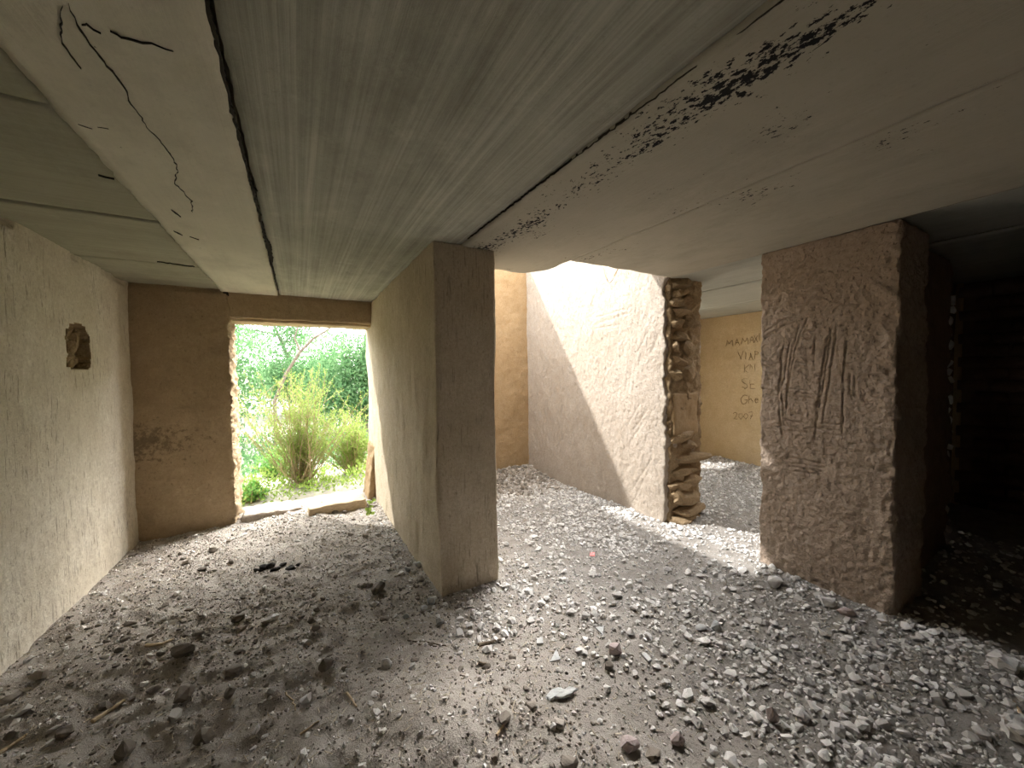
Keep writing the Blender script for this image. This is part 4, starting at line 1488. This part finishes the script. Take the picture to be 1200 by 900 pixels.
def tree(label, cx, cy, height, crown_r, n, seed, trunk_pts=None, low=0.18):
    z0 = max(0, (cy - 8) * 0.03) - 0.1
    root = empty('tree', (cx, cy, z0), label=label, category='tree', group='trees beyond the doorway')
    tp = arc((0, 0, 0), (rng.normal() * 0.12, rng.normal() * 0.12, 1), height * 0.8, 0.0, 10, 0.05)
    V, F = tube_arrays(tp, np.linspace(0.10, 0.03, len(tp)), 7)
    link('trunk', new_mesh('trunk', V, F), M_BARK, root)
    LP, LD = [], []
    nb = 16
    for b in range(nb):
        i = 2 + int(rng.random() * 8)
        th = rng.uniform(0, 2 * math.pi)
        d = np.array([math.cos(th), math.sin(th), rng.uniform(0.0, 0.9)])
        pts = arc(tp[i], d, crown_r * rng.uniform(0.7, 1.15), 0.5, 8, 0.08)
        V, F = tube_arrays(pts, np.linspace(0.030, 0.007, len(pts)), 5)
        link('branch', new_mesh('branch', V, F), M_BARK, root)
        m = n // nb
        t = rng.random(m) ** 0.6 * (len(pts) - 1.001)
        ii = t.astype(int)
        P = pts[ii] + (pts[ii + 1] - pts[ii]) * (t - ii)[:, None]
        P = P + rng.normal(size=(m, 3)) * np.array([0.22, 0.22, 0.28]) - np.array([0, 0, 0.12])
        LP.append(P)
        LD.append(rng.normal(size=(m, 3)) * 0.7 + np.array([0, 0, -0.6]))
    # lower drooping sprays
    m = n // 4
    th = rng.uniform(0, 2 * math.pi, m)
    rr = crown_r * np.sqrt(rng.random(m))
    P = np.stack([np.cos(th) * rr, np.sin(th) * rr, height * low + rng.random(m) * height * 0.5], -1)
    LP.append(P)
    LD.append(rng.normal(size=(m, 3)) * 0.6 + np.array([0, 0, -0.7]))
    P = np.concatenate(LP)
    D = np.concatenate(LD)
    k = P[:, 2] > 0.25
    P, D = P[k], D[k]
    leaf_mesh('foliage', P, D, rng.uniform(0.07, 0.15, len(P)), rng.uniform(0.012, 0.026, len(P)), M_LEAF_TREE, root)
    return root


for k, (cx, cy, h, r, lab) in enumerate([
        (-1.75, 10.0, 3.5, 1.3, 'slender leafy tree with bare trunk behind the ragged jamb'), (0.1, 14.2, 4.3, 1.7, 'broad mint-green tree straight beyond the doorway'),
        (1.45, 10.3, 3.7, 1.4, 'leafy tree beyond the doorway, behind the olive shrub'), (-5.0, 10.6, 3.6, 1.5, 'mint-green tree standing apart behind the mud wall'),
        (5.2, 9.8, 5.8, 1.7, 'tall leafy tree added unseen beyond the roofless room to block low sky'), (4.4, 15.0, 6.8, 1.9, 'tall pale tree added unseen in the second row to block low sky'),
        (-3.6, 15.4, 4.2, 1.9, 'spreading tree in the second row behind the slender trunk'), (10.2, 11.0, 6.0, 1.8, 'tall tree added unseen beyond the room of scratched letters to block low sky')]):
    tree(lab, cx, cy, h, r, 17000, k)  # the three tallest are added out of view to block low sky
# undergrowth on the ground between the bushes and the trees
n = 15000
ux = rng.uniform(-4.5, 4.5, n)
uy = rng.uniform(6.45, 9.2, n)
P_ = np.stack([ux, uy, 0 * ux], -1)
hh = np.clip(0.35 + 0.6 * fbm(P_, 1.3, 2, 701), 0.05, 1.0)
P_[:, 2] = np.clip((uy - 8) * 0.03, 0, 1.2) - 0.05 + hh * rng.random(n) * 0.8
m = 7000
Q_ = np.stack([rng.uniform(-1.6, 1.9, m), rng.uniform(5.12, 6.4, m), np.zeros(m)], -1)
Q_[:, 2] = -0.06 + np.clip(0.10 + 0.22 * fbm(Q_, 2.5, 2, 703), 0.03, 0.4) * rng.random(m)
leaf_mesh('weeds', Q_, rng.normal(size=(m, 3)) * 0.6 + np.array([0, 0, 0.7]), rng.uniform(0.03, 0.08, m), rng.uniform(0.006, 0.016, m), M_LEAF_BUSH, None,
          kind='stuff', label='low yellow-green weeds just outside the doorway', category='weeds')
leaf_mesh('undergrowth', P_, rng.normal(size=(n, 3)) * 0.6 + np.array([0, 0, 0.7]), rng.uniform(0.05, 0.12, n), rng.uniform(0.008, 0.02, n), M_LEAF_TREE, None,
          kind='stuff', label='low green undergrowth on the ground before the trees', category='undergrowth')
# leaning bare limb seen against the leaves
fl = empty('dead_limb', (float(on_y(322, 470, 7.9)[0]), 7.9, 0.0), label='dark bare leaning sapling against the mint-green leaves', category='sapling')
q = [np.array([0, 0, -0.05])]
b0 = np.array([fl.location.x, 7.9, 0.0])
for (a, b) in [(322, 470), (335, 438), (352, 412), (368, 396), (382, 388), (394, 378)]:
    q.append(on_y(a, b, 7.9) - b0)
V, F = tube_arrays(np.array(q), np.linspace(0.035, 0.012, len(q)), 7)
link('trunk', new_mesh('trunk', V, F), M_BARK, fl)
q = [on_y(352, 412, 7.9) - b0, on_y(345, 396, 7.95) - b0, on_y(350, 380, 8.0) - b0, on_y(356, 366, 8.0) - b0]
V, F = tube_arrays(np.array(q), np.linspace(0.018, 0.007, len(q)), 6)
link('branch', new_mesh('branch', V, F), M_BARK, fl)

# little creeper on the sill
c0 = on_z(432, 603, 0.03)
cr_root = empty('creeper', (c0[0], c0[1], 0.0), label='small creeper with round yellow-green leaves on the sill', category='plant')
stem = [np.array([0.06, 0.10, 0.12]), np.array([0.03, 0.03, 0.10]), np.array([0.0, -0.03, 0.06]), np.array([-0.02, -0.09, 0.05])]
V, F = tube_arrays(np.array(stem), [0.003, 0.003, 0.0025, 0.002], 5)
link('stem', new_mesh('stem', V, F), M_STEM, cr_root)
for k in range(13):
    ang = np.linspace(0, 2 * math.pi, 8, endpoint=False)
    rr = 0.020 * random.uniform(0.8, 1.25)
    V = np.stack([rr * np.cos(ang) * (1 + 0.15 * np.cos(ang)), rr * 0.85 * np.sin(ang), 0.18 * rr * np.cos(2 * ang)], -1)
    V = np.concatenate([V, [[0, 0, -0.15 * rr]]])
    F = np.array([(i, (i + 1) % 8, 8) for i in range(8)])
    o = link('leaf', new_mesh('leaf', V, F), M_LEAF_BUSH, cr_root)
    t = random.random() * 2.999
    i = int(t)
    p = stem[i] + (stem[i + 1] - stem[i]) * (t - i)
    o.location = (p[0] + random.uniform(-.04, .05), p[1] + random.uniform(-.03, .03), p[2] + random.uniform(-.01, .05))
    o.rotation_euler = (random.uniform(0.3, 1.2), random.uniform(-.6, .6), random.uniform(-0.8, 0.8))
